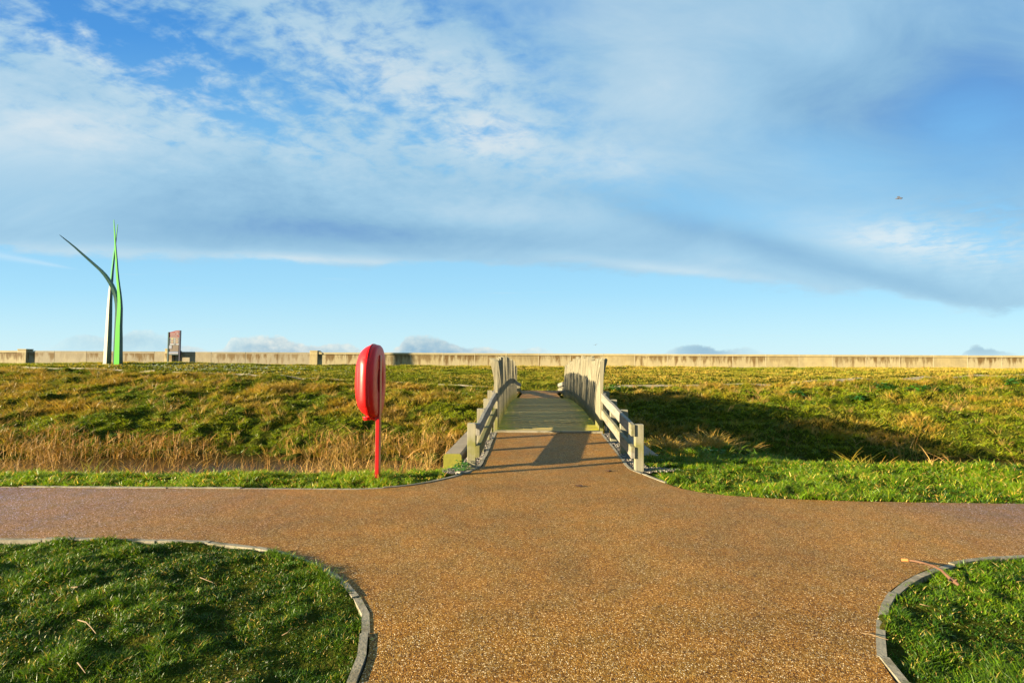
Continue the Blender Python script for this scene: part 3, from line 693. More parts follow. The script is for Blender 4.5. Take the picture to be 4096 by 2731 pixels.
# ------------------------------------------------------------ sea wall
def wallY(x): return 42.3-0.045*max(0,x-3.3)-0.03*max(0,3.3-x)
sw=empty('sea_wall',(0,42.3,1.2),'long stained concrete sea wall along the top of the grass bank','wall')
PALE=m_plain('joint_sealant',(0.32,0.275,0.17),0.9)
PXs=[2154+127.3*i for i in range(-7,40)]
def xat(px,Y=42.3): return PD(px,1415,Y).x
def panel(x0,x1,yo=0.0,coping=True,zt=2.285,joint=True):
    b=MB(); y0=wallY(x0)+yo; y1=wallY(x1)+yo; g=0.012
    if coping: prof=[(0,0.9),(0,zt-0.20),(-0.045,zt-0.175),(-0.05,zt-0.04),(-0.02,zt),(0.34,zt),(0.34,0.9)]
    else: prof=[(0,0.9),(0,zt-0.07),(-0.01,zt-0.06),(-0.01,zt-0.01),(0.0,zt),(0.30,zt),(0.30,0.9)]
    vs=[(x0+g,y0+a,z) for a,z in prof]+[(x1-g,y1+a,z) for a,z in prof]; n=len(prof)
    b.add(vs,[tuple(range(n-1,-1,-1)),tuple(range(n,2*n))]+[(i,(i+1)%n,(i+1)%n+n,i+n) for i in range(n)])
    if joint:
        pw=0.024
        vs=[(x0-pw,y0+a-0.006,z+0.004) for a,z in prof]+[(x0+pw,y0+a-0.006,z+0.004) for a,z in prof]
        b.add(vs,[tuple(range(n-1,-1,-1)),tuple(range(n,2*n))]+[(i,(i+1)%n,(i+1)%n+n,i+n) for i in range(n)],0,1)
    else:
        vs=[(x0-0.012,y0+0.02,0.9),(x0+0.012,y0+0.02,0.9),(x0+0.012,y0+0.02,zt-0.03),(x0-0.012,y0+0.02,zt-0.03)]
        b.add(vs,[(0,1,2,3)])
    b.build('wall_panel',[MW if coping else MW2,PALE],sw)
xs=[xat(p) for p in PXs]; xs=[x for x in xs if x>xat(1282)]
xs=[xat(1282)]+xs
x=xs[-1]
for a,c in zip(xs[:-1],xs[1:]): panel(a,c)
xs2=[xat(p) for p in (728,868,1000,1126,1252)]
for a,c in zip(xs2[:-1],xs2[1:]): panel(a,c,0.0,False,2.27,False)
xs3=[xat(p) for p in (165,265,387,515,646,700)]
for a,c in zip(xs3[:-1],xs3[1:]): panel(a,c,0.06,False,2.285,False)
xs4=[xat(p) for p in (-1000,-870,-740,-610,-485,-360,-235,-110,12,134)]
for a,c in zip(xs4[:-1],xs4[1:]): panel(a,c,0.0,True)
for pa,pb_,zt in ((131,166,2.42),(692,728,2.50),(1252,1283,2.42)):
    a,c=xat(pa),xat(pb_); y=wallY(a); b=MB()
    b.box(a,c,y-0.10,y+0.5,0.9,zt-0.08); b.box(a-0.02,c+0.02,y-0.12,y+0.53,zt-0.08,zt)
    if pa!=131: # curved shoulder down to the panel
        b.hexa([(c+0.03,y-0.06,zt-0.3),(c+0.35,y-0.06,zt-0.3),(c+0.35,y+0.35,zt-0.3),(c+0.03,y+0.35,zt-0.3),(c+0.03,y-0.06,zt-0.04),(c+0.35,y-0.06,zt-0.18),(c+0.35,y+0.35,zt-0.18),(c+0.03,y+0.35,zt-0.04)])
    b.build('pillar',MW,sw,bevel=0.03)
# ------------------------------------------------------------ blade sculpture
GRN=m_plain('bright_green_paint',(0.035,0.33,0.005),0.45,0.3); TEAL=m_plain('dark_green_paint',(0.006,0.055,0.038),0.35,0.5); GLARE=m_plain('sun_glare',(0.46,0.45,0.36),0.4,0.5); WTG=m_plain('sea_green_paint',(0.05,0.30,0.14),0.35,0.5)  # pale front of the first blade is sun glare on green, put into colour
sc=empty('sculpture',PD(440,1450,35.6),'tall green sculpture of three curving tapered blades on the bank top','sculpture')
def Z5(zx,zy,Y): return PD(150+zx/2.413,850+zy/2.413,Y)
def blade(pts,wd,dep,Y,mats,name,lean=0.0,split=None):
    """pts (zx,zy) centre line, wd zoom px widths, box section; front face mat 0, side faces mat 1"""
    b=MB(); rings=[]
    n=len(pts)
    for i,(zx,zy) in enumerate(pts):
        a=Vector((pts[max(0,i-1)][0],pts[max(0,i-1)][1])); c=Vector((pts[min(n-1,i+1)][0],pts[min(n-1,i+1)][1])); t=(c-a).normalized(); nn=Vector((-t.y,t.x))
        if nn.x<0: nn=-nn
        w_=wd[i]/2; yy=Y+lean*(i/(n-1))**2; d_=dep*(wd[i]/max(wd))
        L_=Z5(zx-nn.x*w_,zy-nn.y*w_,yy); R_=Z5(zx+nn.x*w_,zy+nn.y*w_,yy)
        Mf=Z5(zx-nn.x*w_*0.1,zy-nn.y*w_*0.1,yy)
        rings.append([L_,R_,R_+Vector((0,d_,0)),L_+Vector((0,d_,0))])
    vs=[v for r_ in rings for v in r_]
    for i in range(n-1):
        o_=i*4
        mi=0 if split is None or i<split else 2
        b.add([vs[o_],vs[o_+1],vs[o_+5],vs[o_+4]],[(0,1,2,3)],0,mi)
        b.add([vs[o_+1],vs[o_+2],vs[o_+6],vs[o_+5]],[(0,1,2,3)],0,1)
        b.add([vs[o_+2],vs[o_+3],vs[o_+7],vs[o_+6]],[(0,1,2,3)],0,1)
        b.add([vs[o_+3],vs[o_],vs[o_+4],vs[o_+7]],[(0,1,2,3)],0,mi)
    b.add(vs[-4:],[(0,1,2,3)],0,1)
    return b.build(name,mats,sc)
blade([(646,1475),(655,1330),(662,1220),(669,1100),(677,960),(684,860),(692,760),(699,700),(706,640),(714,560),(724,480),(734,400),(744,330),(755,240),(764,170),(772,113)],[34,31,29,26,23,20,16,12,11,11,10,9,8,7,6,4],0.30,35.6,[GLARE,TEAL,WTG],'blade',split=7)
blade([(670,1475),(677,1330),(682,1220),(687,1100),(693,960),(698,860),(703,775),(708,700),(714,640),(721,560),(730,480),(739,400),(747,330),(757,240),(765,170),(773,113)],[20,18,17,16,14,12,11,10,9,8,7,6,5,4,3,2],0.3,35.85,[TEAL,TEAL,TEAL],'blade_side')
blade([(762,1475),(766,1330),(770,1220),(774,1100),(781,1000),(786,920),(786,850),(782,780),(775,710),(768,640),(762,560),(758,480),(753,400),(748,320),(744,240),(740,160),(736,70)],[50,46,43,38,34,31,27,24,21,19,17,15,13,11,9,7,4],0.35,35.2,[GRN,TEAL],'blade')
blade([(735,1475),(741,1330),(746,1220),(752,1100),(757,1000),(760,940),(757,880),(748,820),(734,770),(716,725),(700,690),(672,645),(640,600),(600,555),(550,510),(500,465),(450,420),(400,375),(350,330),(300,288),(255,252),(212,216)],[18,19,20,21,22,23,25,26,26,26,25,23,22,20,18,17,15,13,11,9,7,3],0.25,35.45,[TEAL,TEAL],'blade',lean=-1.2)
# ------------------------------------------------------------ info totem
SR=m_plain('sign_red',(0.12,0.004,0.006),0.5); SB=m_plain('sign_brown',(0.07,0.042,0.018),0.6,nz=0.3); SWm=m_plain('sign_white',(0.20,0.22,0.22),0.5); SY=m_plain('sign_yellow',(0.20,0.17,0.01),0.5); SN=m_plain('sign_navy',(0.012,0.012,0.035),0.4); ST=m_plain('sign_dark_green',(0.012,0.05,0.045),0.4); SBL=m_plain('sign_blue',(0.03,0.12,0.30),0.5); SG=m_plain('sign_grey',(0.15,0.16,0.20),0.5)
sg=empty('information_sign',PD(695,1450,41.13),'tall information board with red wavy header and rows of coloured plates beside the wall pillar','sign')
def Z6(zx,zy,Y=41.13): return PD(600+zx/7.84,1280+zy/7.84,Y)
def zbox(L,name,mat,y0=41.13,th=0.03,par=None):
    b=MB()
    for (x0,y0_,x1,y1_) in L:
        c=[]
        for yy in (0,th):
            off=Vector((0,yy,0))
            sk=lambda y: (1100-y)*0.03
            c.append([Z6(x0+sk(y1_),y1_,y0)+off,Z6(x1+sk(y1_),y1_,y0)+off,Z6(x1+sk(y0_),y0_,y0)+off,Z6(x0+sk(y0_),y0_,y0)+off])
        a,d=c
        b.add(a+d,[(0,1,2,3),(7,6,5,4),(0,4,5,1),(1,5,6,2),(2,6,7,3),(3,7,4,0)])
    return b.build(name,mat,par or sg)
b=MB() # header with wavy top
tops=[(0,378),(40,376),(80,368),(140,350),(200,332),(260,324),(330,322)]
f_=[Z6(572+x+22,y) for x,y in tops]; bt=[Z6(572+x+14+ (0),553) for x,y in tops]
vs=f_+bt+[v+Vector((0,0.08,0)) for v in f_+bt]; n=len(tops)
b.add(vs,[(i,i+1,n+i+1,n+i) for i in range(n-1)]+[(2*n+i,3*n+i,3*n+i+1,2*n+i+1) for i in range(n-1)]+[(i,2*n+i,2*n+i+1,i+1) for i in range(n-1)]+[(0,n,3*n,2*n),(n-1,3*n-1,4*n-1,2*n-1)])
hd=b.build('header',SR,sg)
zbox([(568,560,893,770)],'plate_panel',SWm,41.13,0.06)
zbox([(563,775,885,1072)],'map_panel',SB,41.13,0.06)
zbox([(540,378,570,1100)],'side_post',ST,41.10,0.12)
zbox([(900,325,932,1300)],'side_post',SN,41.10,0.12)
zbox([(536,1072,570,1340)],'leg',ST,41.11,0.1)
zbox([(570,1068,886,1090)],'bottom_bar',ST,41.115,0.08)
zbox([(572,548,893,556)],'yellow_line',SY,41.115,0.02)
zbox([(771,375,870,388),(612,428,780,440),(805,420,880,430),(805,440,880,452),(625,482,830,488),(625,500,835,506),(612,518,865,524)],'lettering',SWm,41.115,0.012)
ys=[577,608,645,682,717]
yel=[(645,ys[i]-11,718,ys[i]+8) for i in (0,1,3)]+[(792,ys[i]-10,868,ys[i]+8) for i in (1,3)]
rd=[(645,ys[i]-13,718,ys[i]+11) for i in (2,4)]+[(792,ys[i]-13,868,ys[i]+11) for i in (0,2,4)]
for r_ in yel: zbox([r_],'name_plate',SY,41.115,0.012)
for r_ in rd: zbox([r_],'name_plate',SR,41.115,0.012)
for y in ys:
    for x_ in (600,750): zbox([(x_,y-8,x_+29,y+8)],'pictogram',SN,41.115,0.012)
zbox([(735,745,795,765)],'pictogram',SN,41.115,0.012)
zbox([(572,790,674,898)],'map_inset',SG,41.115,0.012)
zbox([(572,990,880,1002)],'blue_band',SBL,41.115,0.012)
zbox([(572,1006,880,1062)],'grey_band',SG,41.115,0.012)
# ------------------------------------------------------------ gulls
GU=m_plain('gull_feather',(0.05,0.055,0.07),0.7); GD=m_plain('gull_body',(0.05,0.05,0.06),0.7)
def gull(loc,rz,roll,span,label):
    e=empty('gull',loc,label,'bird','gulls in flight')
    Mx=Matrix.Rotation(rz,4,'Z')@Matrix.Rotation(roll,4,'Y')
    b=MB(); n=10
    pts=[(0,-0.21,0,0.006),(0,-0.17,0,0.035),(0,-0.08,0,0.055),(0,0.03,0,0.05),(0,0.13,0,0.04),(0,0.175,0.012,0.036),(0,0.215,0.012,0.024),(0,0.25,0.005,0.006)]
    b.tube([Mx@Vector((x*span,y*span,z*span)) for x,y,z,r_ in pts],[r_*span for *_,r_ in pts],10)
    b.v=[tuple(Vector(v)+e.location) for v in b.v]; b.build('body',GD,e,smooth=True)
    for sd in (-1,1):
        b=MB(); st=[(0.03,0.07,-0.10,0.012),(0.14,0.11,-0.07,0.07),(0.26,0.10,-0.06,0.09),(0.38,0.05,-0.06,0.075),(0.50,-0.05,-0.07,0.03)]
        vs=[]
        for x,f1,f2,z in st:
            for yy,zz in ((f1,z),(f2,z-0.004),(f2,z-0.010),(f1,z-0.014)): vs.append(Mx@Vector((sd*x*span,yy*span,zz*span))+e.location)
        fs=[(0,1,2,3),(19,18,17,16)]
        for i in range(4):
            for k in range(4): fs.append((i*4+k,i*4+(k+1)%4,(i+1)*4+(k+1)%4,(i+1)*4+k))
        if sd<0: fs=[f[::-1] for f in fs]
        b.add(vs,fs); b.build('wing',GU,e)
    return e
gull(PD(3597,794,42),R(62),R(-28),1.1,'grey gull gliding high in the right half of the sky')
gull(PD(2382,1379,130),R(20),R(-18),1.2,'tiny distant gull low over the sea wall near the bridge')
# ------------------------------------------------------------ vegetation
def nrm(n): return RS.rand(n)
def blades(name,X,Y,Z,L,Wd,ang,lean,bend,col,mat,K=3,kind='stuff',face=None,parent=None,dome=1.0):
    """curved ribbon blades; ang lean azimuth, lean/bend are horizontal reach fractions"""
    N=len(X); dxy=np.stack([np.cos(ang),np.sin(ang)],-1)
    fa=(RS.rand(N)*math.pi) if face is None else face
    sx,sy=np.cos(fa),np.sin(fa)
    V=np.zeros((N,2*K+1,3),dtype=np.float32)
    for k in range(K+1):
        t=k/K; h=lean*t+bend*t*t
        zc_=L*(t*dome-0.55*np.minimum(bend,1.1)*t*t*0.8)
        cx=X+dxy[:,0]*h*L; cy=Y+dxy[:,1]*h*L; cz=Z+zc_
        if k<K:
            ww=Wd*0.5*(1-0.75*t**1.4)
            V[:,2*k]=np.stack([cx-sx*ww,cy-sy*ww,cz],-1); V[:,2*k+1]=np.stack([cx+sx*ww,cy+sy*ww,cz],-1)
        else: V[:,2*K]=np.stack([cx,cy,cz],-1)
    base=(np.arange(N)*(2*K+1))[:,None]
    Q=np.concatenate([base+np.array([[2*k,2*k+1,2*k+3,2*k+2]]) for k in range(K-1)],0) if K>1 else None
    Tt=base+np.array([[2*K-2,2*K-1,2*K]])
    C=np.repeat(col[:,None,:],2*K+1,axis=1).reshape(-1,3)
    o=npmesh(name,V.reshape(-1,3),Q,Tt,mats=[mat],col=C,smooth=False)
    if kind: tag(o,kind=kind)
    return o
def clear(X,Y):
    """where grass may grow: off the path, gravel strips and bridge"""
    s,l=toB(X,Y)
    bad=onpath(X,Y)|((np.abs(l)<1.34)&(s>-3.5)&(s<LEN+0.2))|((np.abs(l)<1.12)&(s>LEN)&(s<LEN+4.0))
    bad|=((l<-1.3)&(l>-1.95)&(s>-2.5)&(s<0.7))  # left wing wall
    bad|=((l>1.3)&(l<1.95)&(s>-2.1)&(s<0.7))
    m=(Y<9)&(~bad)
    if m.any():
        xx,yy=X[m],Y[m]; d=np.minimum(np.minimum(dpoly(xx,yy,lb),dpoly(xx,yy,rb)),dpoly(xx,yy,fl))
        bm=bad[m]; bm|=(d<0.045+0.03*(fbm(xx,yy,0.25,2,8,8)-0.5))&(RS.rand(len(xx))>0.06); bad[m]=bm
    return ~bad
def colr(c1,c2,t): return np.asarray(c1)[None,:]*(1-t[:,None])+np.asarray(c2)[None,:]*t[:,None]
def jitc(c,a=0.25): return np.clip(c*(1+a*(RS.rand(len(c),1)*2-1))*(1+0.08*(RS.rand(len(c),3)*2-1)),0.002,1)
GREEN1=(0.014,0.050,0.002); GREEN2=(0.078,0.150,0.003); STRAW=(0.38,0.265,0.070); YELG=(0.17,0.20,0.010)
BROWN=(0.31,0.185,0.026); OLIVE=(0.22,0.19,0.010); RUST=(0.20,0.100,0.016)
def in_view(X,Y,pad=0.9):
    return (np.abs(X)/np.maximum(Y,0.3)<0.95*1.0+pad/np.maximum(Y,0.3))
def lawn(name,x0,x1,y0,y1,dens,Lm,tall=1.0,bright=0.0,dens_fn=None,wscale=1.0,straw=0.03,gain=(1,1,1)):
    A=(x1-x0)*(y1-y0); n=int(A*dens)
    # clumped: tuft centres then blades around
    nc=n//9; cx=x0+(x1-x0)*nrm(nc); cy=y0+(y1-y0)*nrm(nc)
    X=np.repeat(cx,9)+RS.randn(nc*9)*0.018; Y=np.repeat(cy,9)+RS.randn(nc*9)*0.018
    keep=clear(X,Y)&in_view(X,Y,3.0)&((in_view(X,Y,0.6))|(RS.rand(len(X))<0.55))
    if dens_fn is not None: keep&=RS.rand(len(X))<dens_fn(X,Y)
    # LOD with distance
    X,Y=X[keep],Y[keep]; n=len(X)
    Z=H(X,Y)-0.004
    patch=fbm(X,Y,0.45,3,2,8); fine=fbm(X,Y,0.12,2,6,3)
    L=Lm*(0.55+0.9*nrm(n))*np.clip(0.05+1.5*patch+1.5*(fine-0.5),0.35,2)*tall
    ang=RS.rand(n)*6.283; lean=0.05+0.55*nrm(n); bend=0.15+0.9*nrm(n)**1.3
    t=np.clip((patch-0.5)*2.2+0.42+0.25*RS.randn(n)+bright,0,1)
    c=colr(GREEN1,GREEN2,t); k=RS.rand(n)<straw*(0.4+1.6*fbm(X,Y,0.8,2,1,1)); c[k]=np.asarray(STRAW); k2=RS.rand(n)<0.07; c[k2]=np.asarray(YELG)
    c=jitc(c,0.3)*np.asarray(gain)
    dist=np.hypot(X,Y); W=(0.0032+0.0010*np.maximum(0,dist-2.5))*wscale*(0.7+0.7*nrm(n))
    return blades(name,X,Y,Z,L,W,ang,lean,bend,c,MG,K=3)
lawn('grass',-7.5,-0.6,2.2,5.0,15000,0.040,tall=0.9,straw=0.05)
lawn('grass',1.6,7.6,2.0,5.0,14000,0.040,bright=0.02,straw=0.04)
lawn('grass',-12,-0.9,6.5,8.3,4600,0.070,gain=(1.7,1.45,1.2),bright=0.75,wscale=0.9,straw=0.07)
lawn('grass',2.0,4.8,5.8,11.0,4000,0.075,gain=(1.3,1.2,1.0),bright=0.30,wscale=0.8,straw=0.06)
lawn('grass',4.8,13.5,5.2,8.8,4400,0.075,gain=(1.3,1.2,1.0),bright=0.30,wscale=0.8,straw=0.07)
# longer wild grass on the ditch banks and the far embankment
def tufts(name,x0,x1,y0,y1,dens,nb,Lm,Wm,fn,region,spread=0.10,K=3,up=0.75,down=0.5):
    n=int((x1-x0)*(y1-y0)*dens); cx=x0+(x1-x0)*nrm(n); cy=y0+(y1-y0)*nrm(n)
    k=clear(cx,cy)&in_view(cx,cy,1.5)&region(cx,cy); cx,cy=cx[k],cy[k]; n=len(cx)
    size=0.6+0.8*fbm(cx,cy,0.9,2,4,4)+0.3*RS.randn(n)*0.5
    ta=RS.rand(n)*6.28
    X=np.repeat(cx,nb)+RS.randn(n*nb)*spread; Y=np.repeat(cy,nb)+RS.randn(n*nb)*spread
    k=clear(X,Y); S=np.repeat(np.clip(size,0.3,1.8),nb)[k]; TA=np.repeat(ta,nb)[k]; CXr=np.repeat(cx,nb)[k]; CYr=np.repeat(cy,nb)[k]; X=X[k]; Y=Y[k]; m=len(X)
    Z=H(X,Y)-0.01
    c,ls,up_=fn(CXr,CYr,X,Y)
    L=Lm*S*ls*(0.5+0.9*nrm(m))
    # outward + downhill (towards -Y) lean, matted by the wind
    ox,oy=(X-CXr)+0.08*np.cos(TA),(Y-CYr)-down*spread+0.08*np.sin(TA); ang=np.arctan2(oy,ox)+RS.randn(m)*0.4
    lean=0.2+0.6*nrm(m)*(1.3-up_); bend=(0.3+1.0*nrm(m))*(1.25-up_)
    dist=np.hypot(X,Y); W=Wm*(0.6+0.8*nrm(m))
    return blades(name,X,Y,Z,L,W,ang,lean,bend,jitc(c,0.33),MG,K=K)
def slope_col(cx,cy,X,Y):
    n=len(X); side=sst((cx-2)/4)
    brn=fbm(cx,cy*1.3,3.0,4,21,5); fine=fbm(cx,cy,0.7,2,31,8)
    Dp=np.interp(cx,ex,ey); u=np.clip((cy-17.5)/(Dp-17.5),0,1)
    # brown share: stronger high on the left slope, tan near the bridge, sparse on the right
    b=(brn-0.5)*3.4+0.08+0.10*side+0.35*np.exp(-((u-0.62)/0.35)**2)*(1-side)-0.5*np.exp(-((u-0.22)/0.10)**2)*(1-side)+0.35*np.exp(-((cx+3.0)/2.6)**2)*(cy<26)
    b=b+(fine-0.5)*1.6+0.22*RS.randn(n)
    b=np.clip(b,0,1)
    g=colr((0.048,0.110,0.002),(0.200,0.235,0.005),np.clip(fbm(cx,cy,1.5,2,11,2)*1.5-0.3+0.2*RS.randn(n),0,1))
    br=colr(BROWN,STRAW,np.clip((fbm(cx,cy,1.1,2,41,3)-0.35)*1.4+0.25*RS.randn(n)-0.1,0,1)); rk=RS.rand(n)<0.18; br[rk]=np.asarray(RUST)
    c=colr((0,0,0),(0,0,0),b); c=g*(1-b[:,None])+br*b[:,None]
    ol=RS.rand(n)<0.30; c[ol]=c[ol]*0.45+np.asarray(OLIVE)*0.55
    return c,0.65+0.75*b,0.45+0.25*b
far_reg=lambda x,y:(y>17.9)&(y<np.interp(x,ex,ey)-0.05)
tufts('grass',-31,33,17.6,33.2,34,17,0.165,0.019,slope_col,far_reg,spread=0.10,K=2)
def gold(cx,cy,X,Y):
    n=len(X); return colr((0.34,0.235,0.070),(0.24,0.135,0.030),RS.rand(n)),np.full(n,1.0),0.75+0.2*RS.rand(n)
gold_reg=lambda x,y:(y>17.9)&(y<np.interp(x,ex,ey)-0.2)&(RS.rand(len(x))<np.clip((fbm(x,y,2.2,3,33,9)-0.47)*6,0.03,1)*np.where(x<2,1.0,0.55))
tufts('grass',-31,33,17.7,32,2.0,24,0.30,0.014,gold,gold_reg,spread=0.07)
def top_col(cx,cy,X,Y):
    n=len(X); side=sst((cx+3)/9)
    t=np.clip((fbm(cx,cy,3.0,3,51,5)-0.5)*2.5+0.30+0.42*side+0.2*RS.randn(n),0,1)
    c=colr((0.19,0.210,0.008),(0.40,0.280,0.045),t); k=RS.rand(n)<0.2; c[k]=np.asarray((0.10,0.15,0.008))
    return c,0.7+0.3*t,np.full(n,0.5)
top_reg=lambda x,y:(y>np.interp(x,ex,ey)+0.25)&(y<42.2)
tufts('grass',-42,40,27.5,42.3,15,11,0.13,0.020,top_col,top_reg,spread=0.13,K=2)
def bank_col(cx,cy,X,Y):
    n=len(X); b=np.clip((fbm(cx,cy,1.2,3,61,5)-0.45)*3+0.25*RS.randn(n),0,1)
    return colr((0.07,0.15,0.01),BROWN,b),0.7+0.5*b,np.full(n,0.6)
near_reg=lambda x,y:(y>edgeY(x)+0.2)&(y<13.3)&((x<-1.4)|(x>2.0))
tufts('grass',-13,13,7.2,13.3,9,14,0.22,0.013,bank_col,near_reg,spread=0.08)
# seed-grass heaps right of the bridge
def heap_col(cx,cy,X,Y):
    n=len(X); return colr(STRAW,BROWN,RS.rand(n)),np.full(n,1.0),np.full(n,0.5)
hp=[(3.05,10.9),(4.1,11.2),(4.6,11.6),(5.3,12.0),(6.1,12.6),(3.5,11.8),(-1.75,12.4),(-2.3,13.0)]
heap_reg=lambda x,y: np.min([np.hypot(x-a,y-b_) for a,b_ in hp],axis=0)<0.33
tufts('grass',-3,7,10,13.6,60,22,0.30,0.010,heap_col,heap_reg,spread=0.10)
# ------------------------------------------------------------ reeds
def reeds(name,x0,x1,y0,y1,dens,hm,fn,wd=0.008):
    n=int((x1-x0)*(y1-y0)*dens); X=x0+(x1-x0)*nrm(n); Y=y0+(y1-y0)*nrm(n)
    k=clear(X,Y)&in_view(X,Y,1.5)&(RS.rand(n)<fn(X,Y)); X,Y=X[k],Y[k]; n=len(X)
    Z=np.maximum(H(X,Y),-1.75)-0.02
    hgt=hm*(0.55+0.6*nrm(n))*(0.7+0.6*fbm(X,Y,0.8,2,14,4))
    c=colr((0.40,0.255,0.075),(0.25,0.125,0.024),np.clip(nrm(n)*0.9+ (X<-6)*0.25,0,1)); c=jitc(c,0.3)
    ang=RS.rand(n)*6.28; 
    V1=(X,Y,Z,hgt,np.full(n,wd)*(0.6+0.7*nrm(n)),ang,0.04+0.22*nrm(n)**2,0.05+0.15*nrm(n),c)
    # leaves from the stems
    m=int(n*1.2); i=RS.randint(0,n,m); tt=0.35+0.55*nrm(m)
    lx=X[i]+np.cos(ang[i])*V1[6][i]*hgt[i]*tt; ly=Y[i]+np.sin(ang[i])*V1[6][i]*hgt[i]*tt; lz=Z[i]+hgt[i]*tt*0.93
    V2=(lx,ly,lz,0.14+0.26*nrm(m),np.full(m,wd*1.2),RS.rand(m)*6.28,0.5+0.5*nrm(m),0.3+0.8*nrm(m),c[i]*0.95)
    # broken stems lying over
    b_=int(n*0.12); i=RS.randint(0,n,b_)
    V3=(X[i],Y[i],Z[i]+0.25*hgt[i],hgt[i]*0.7,np.full(b_,wd),RS.rand(b_)*6.28,0.9+0.5*nrm(b_),0.1*nrm(b_),c[i]*1.1)
    cat=[np.concatenate(z) for z in zip(V1,V2,V3)]
    return blades(name,*cat[:3],cat[3],cat[4],cat[5],cat[6],cat[7],cat[8],MR,K=3)
def nearfn(X,Y):
    a=np.clip((X+12.0)/9.0,0.16,1.0)**1.3            # thicker towards the bridge
    a=np.maximum(a,0.9*(X<-8.8))
    d=np.clip((fbm(X,Y,1.4,3,71,5)-0.36)*3.2,0.05,1)
    return a*d*(X<-1.25)*((Y>10.6)|(X>-4))
reeds('reeds',-15,-1.2,9.6,14.6,105,0.82,nearfn,0.0085)
def midfn(X,Y): return np.clip((fbm(X,Y,1.8,3,81,5)-0.44)*4,0.08,1)*(X<-1.2)
reeds('reeds',-22,-1.2,14.6,17.2,46,0.62,midfn,0.011)
def farfn(X,Y):
    d=np.clip((fbm(X,Y*0.7,2.2,3,91,5)-0.40)*4,0.0,1)
    return d*(X<0.2)+0.10*d*(X>3)
reeds('reeds',-28,30,17.3,19.2,85,0.60,farfn,0.016)
# cut stalks along the right bank and thin lone stalks
def stub(X,Y): return np.clip((X-5.5)/4,0,1)*np.clip((fbm(X,Y,0.7,2,95,5)-0.35)*3,0,1)
reeds('dry_stalks',5.0,13,7.6,9.0,60,0.16,stub,0.008)
# ------------------------------------------------------------ rubble on the mound
n=4200; X=-30+22*nrm(n); Y=31.5+9*nrm(n); k=(np.exp(-((X+19.5)/5.5)**2-((Y-35)/3.2)**2)>RS.rand(n))&(Y>np.interp(X,ex,ey)+0.3); X,Y=X[k],Y[k]; n=len(X)
Z=H(X,Y); sz=0.03+0.07*nrm(n)**2; Vs=[];Ts=[]
octa=np.array([[1,0,0],[0,1,0],[-1,0,0],[0,-1,0],[0,0,1],[0,0,-1]],float); of=np.array([[0,1,4],[1,2,4],[2,3,4],[3,0,4],[1,0,5],[2,1,5],[3,2,5],[0,3,5]])
def stones(name,X,Y,Z,sz,flat,colr_,mat,sub=True):
    n=len(X); a=RS.rand(n)*6.28; J=octa[None]*(0.7+0.6*RS.rand(n,6,1)); J=J*np.stack([np.ones(n),0.7+0.3*nrm(n),np.full(n,flat)],-1)[:,None,:]
    x=J[:,:,0]*np.cos(a)[:,None]-J[:,:,1]*np.sin(a)[:,None]; y=J[:,:,0]*np.sin(a)[:,None]+J[:,:,1]*np.cos(a)[:,None]
    V=np.stack([x,y,J[:,:,2]],-1)*sz[:,None,None]+np.stack([X,Y,Z],-1)[:,None,:]
    T_=(np.arange(n)*6)[:,None,None]+of[None]
    o=npmesh(name,V.reshape(-1,3),None,T_.reshape(-1,3),mats=[mat],col=np.repeat(colr_,6,axis=0)); tag(o,kind='stuff'); return o
ms,Ts_,bs=newmat('loose_stone'); Ts_.l.new(Ts_.attr('col','Color'),bs.inputs['Base Color']); bs.inputs['Roughness'].default_value=0.8
c=jitc(colr((0.06,0.07,0.045),(0.21,0.24,0.17),nrm(n)),0.2)
stones('rubble',X,Y,Z+0.04*nrm(n),sz*0.9,0.45,c,ms)
# gravel strips under the railings
L_=[]
for sd in (-1,1):
    n=1500; s=-3.5+3.5*nrm(n); l=sd*(1.135+0.26*nrm(n)); X=OX+s*TX+l*TY; Y=OY+s*TY-l*TX
    L_.append((X,Y,np.clip(0.10*(s+3.25)/3.25,0,1)-0.02+0.01*nrm(n)))
n=500; a=RS.rand(n)*6.28; r_=nrm(n)**0.8
L_.append((2.15+0.35*r_*np.cos(a),8.0+0.16*r_*np.sin(a),np.full(n,-0.012)))
L_.append((-0.78+0.22*r_*np.cos(a),7.85+0.20*r_*np.sin(a),np.full(n,-0.015)))
X,Y,Z=[np.concatenate(z) for z in zip(*L_)]; n=len(X)
s,l=toB(X,Y); k=~onpath(X,Y); X,Y,Z=X[k],Y[k],Z[k]; n=len(X)
stones('gravel',X,Y,Z,0.010+0.016*nrm(n),0.7,jitc(colr((0.08,0.07,0.055),(0.30,0.27,0.22),nrm(n)**3),0.25),ms)
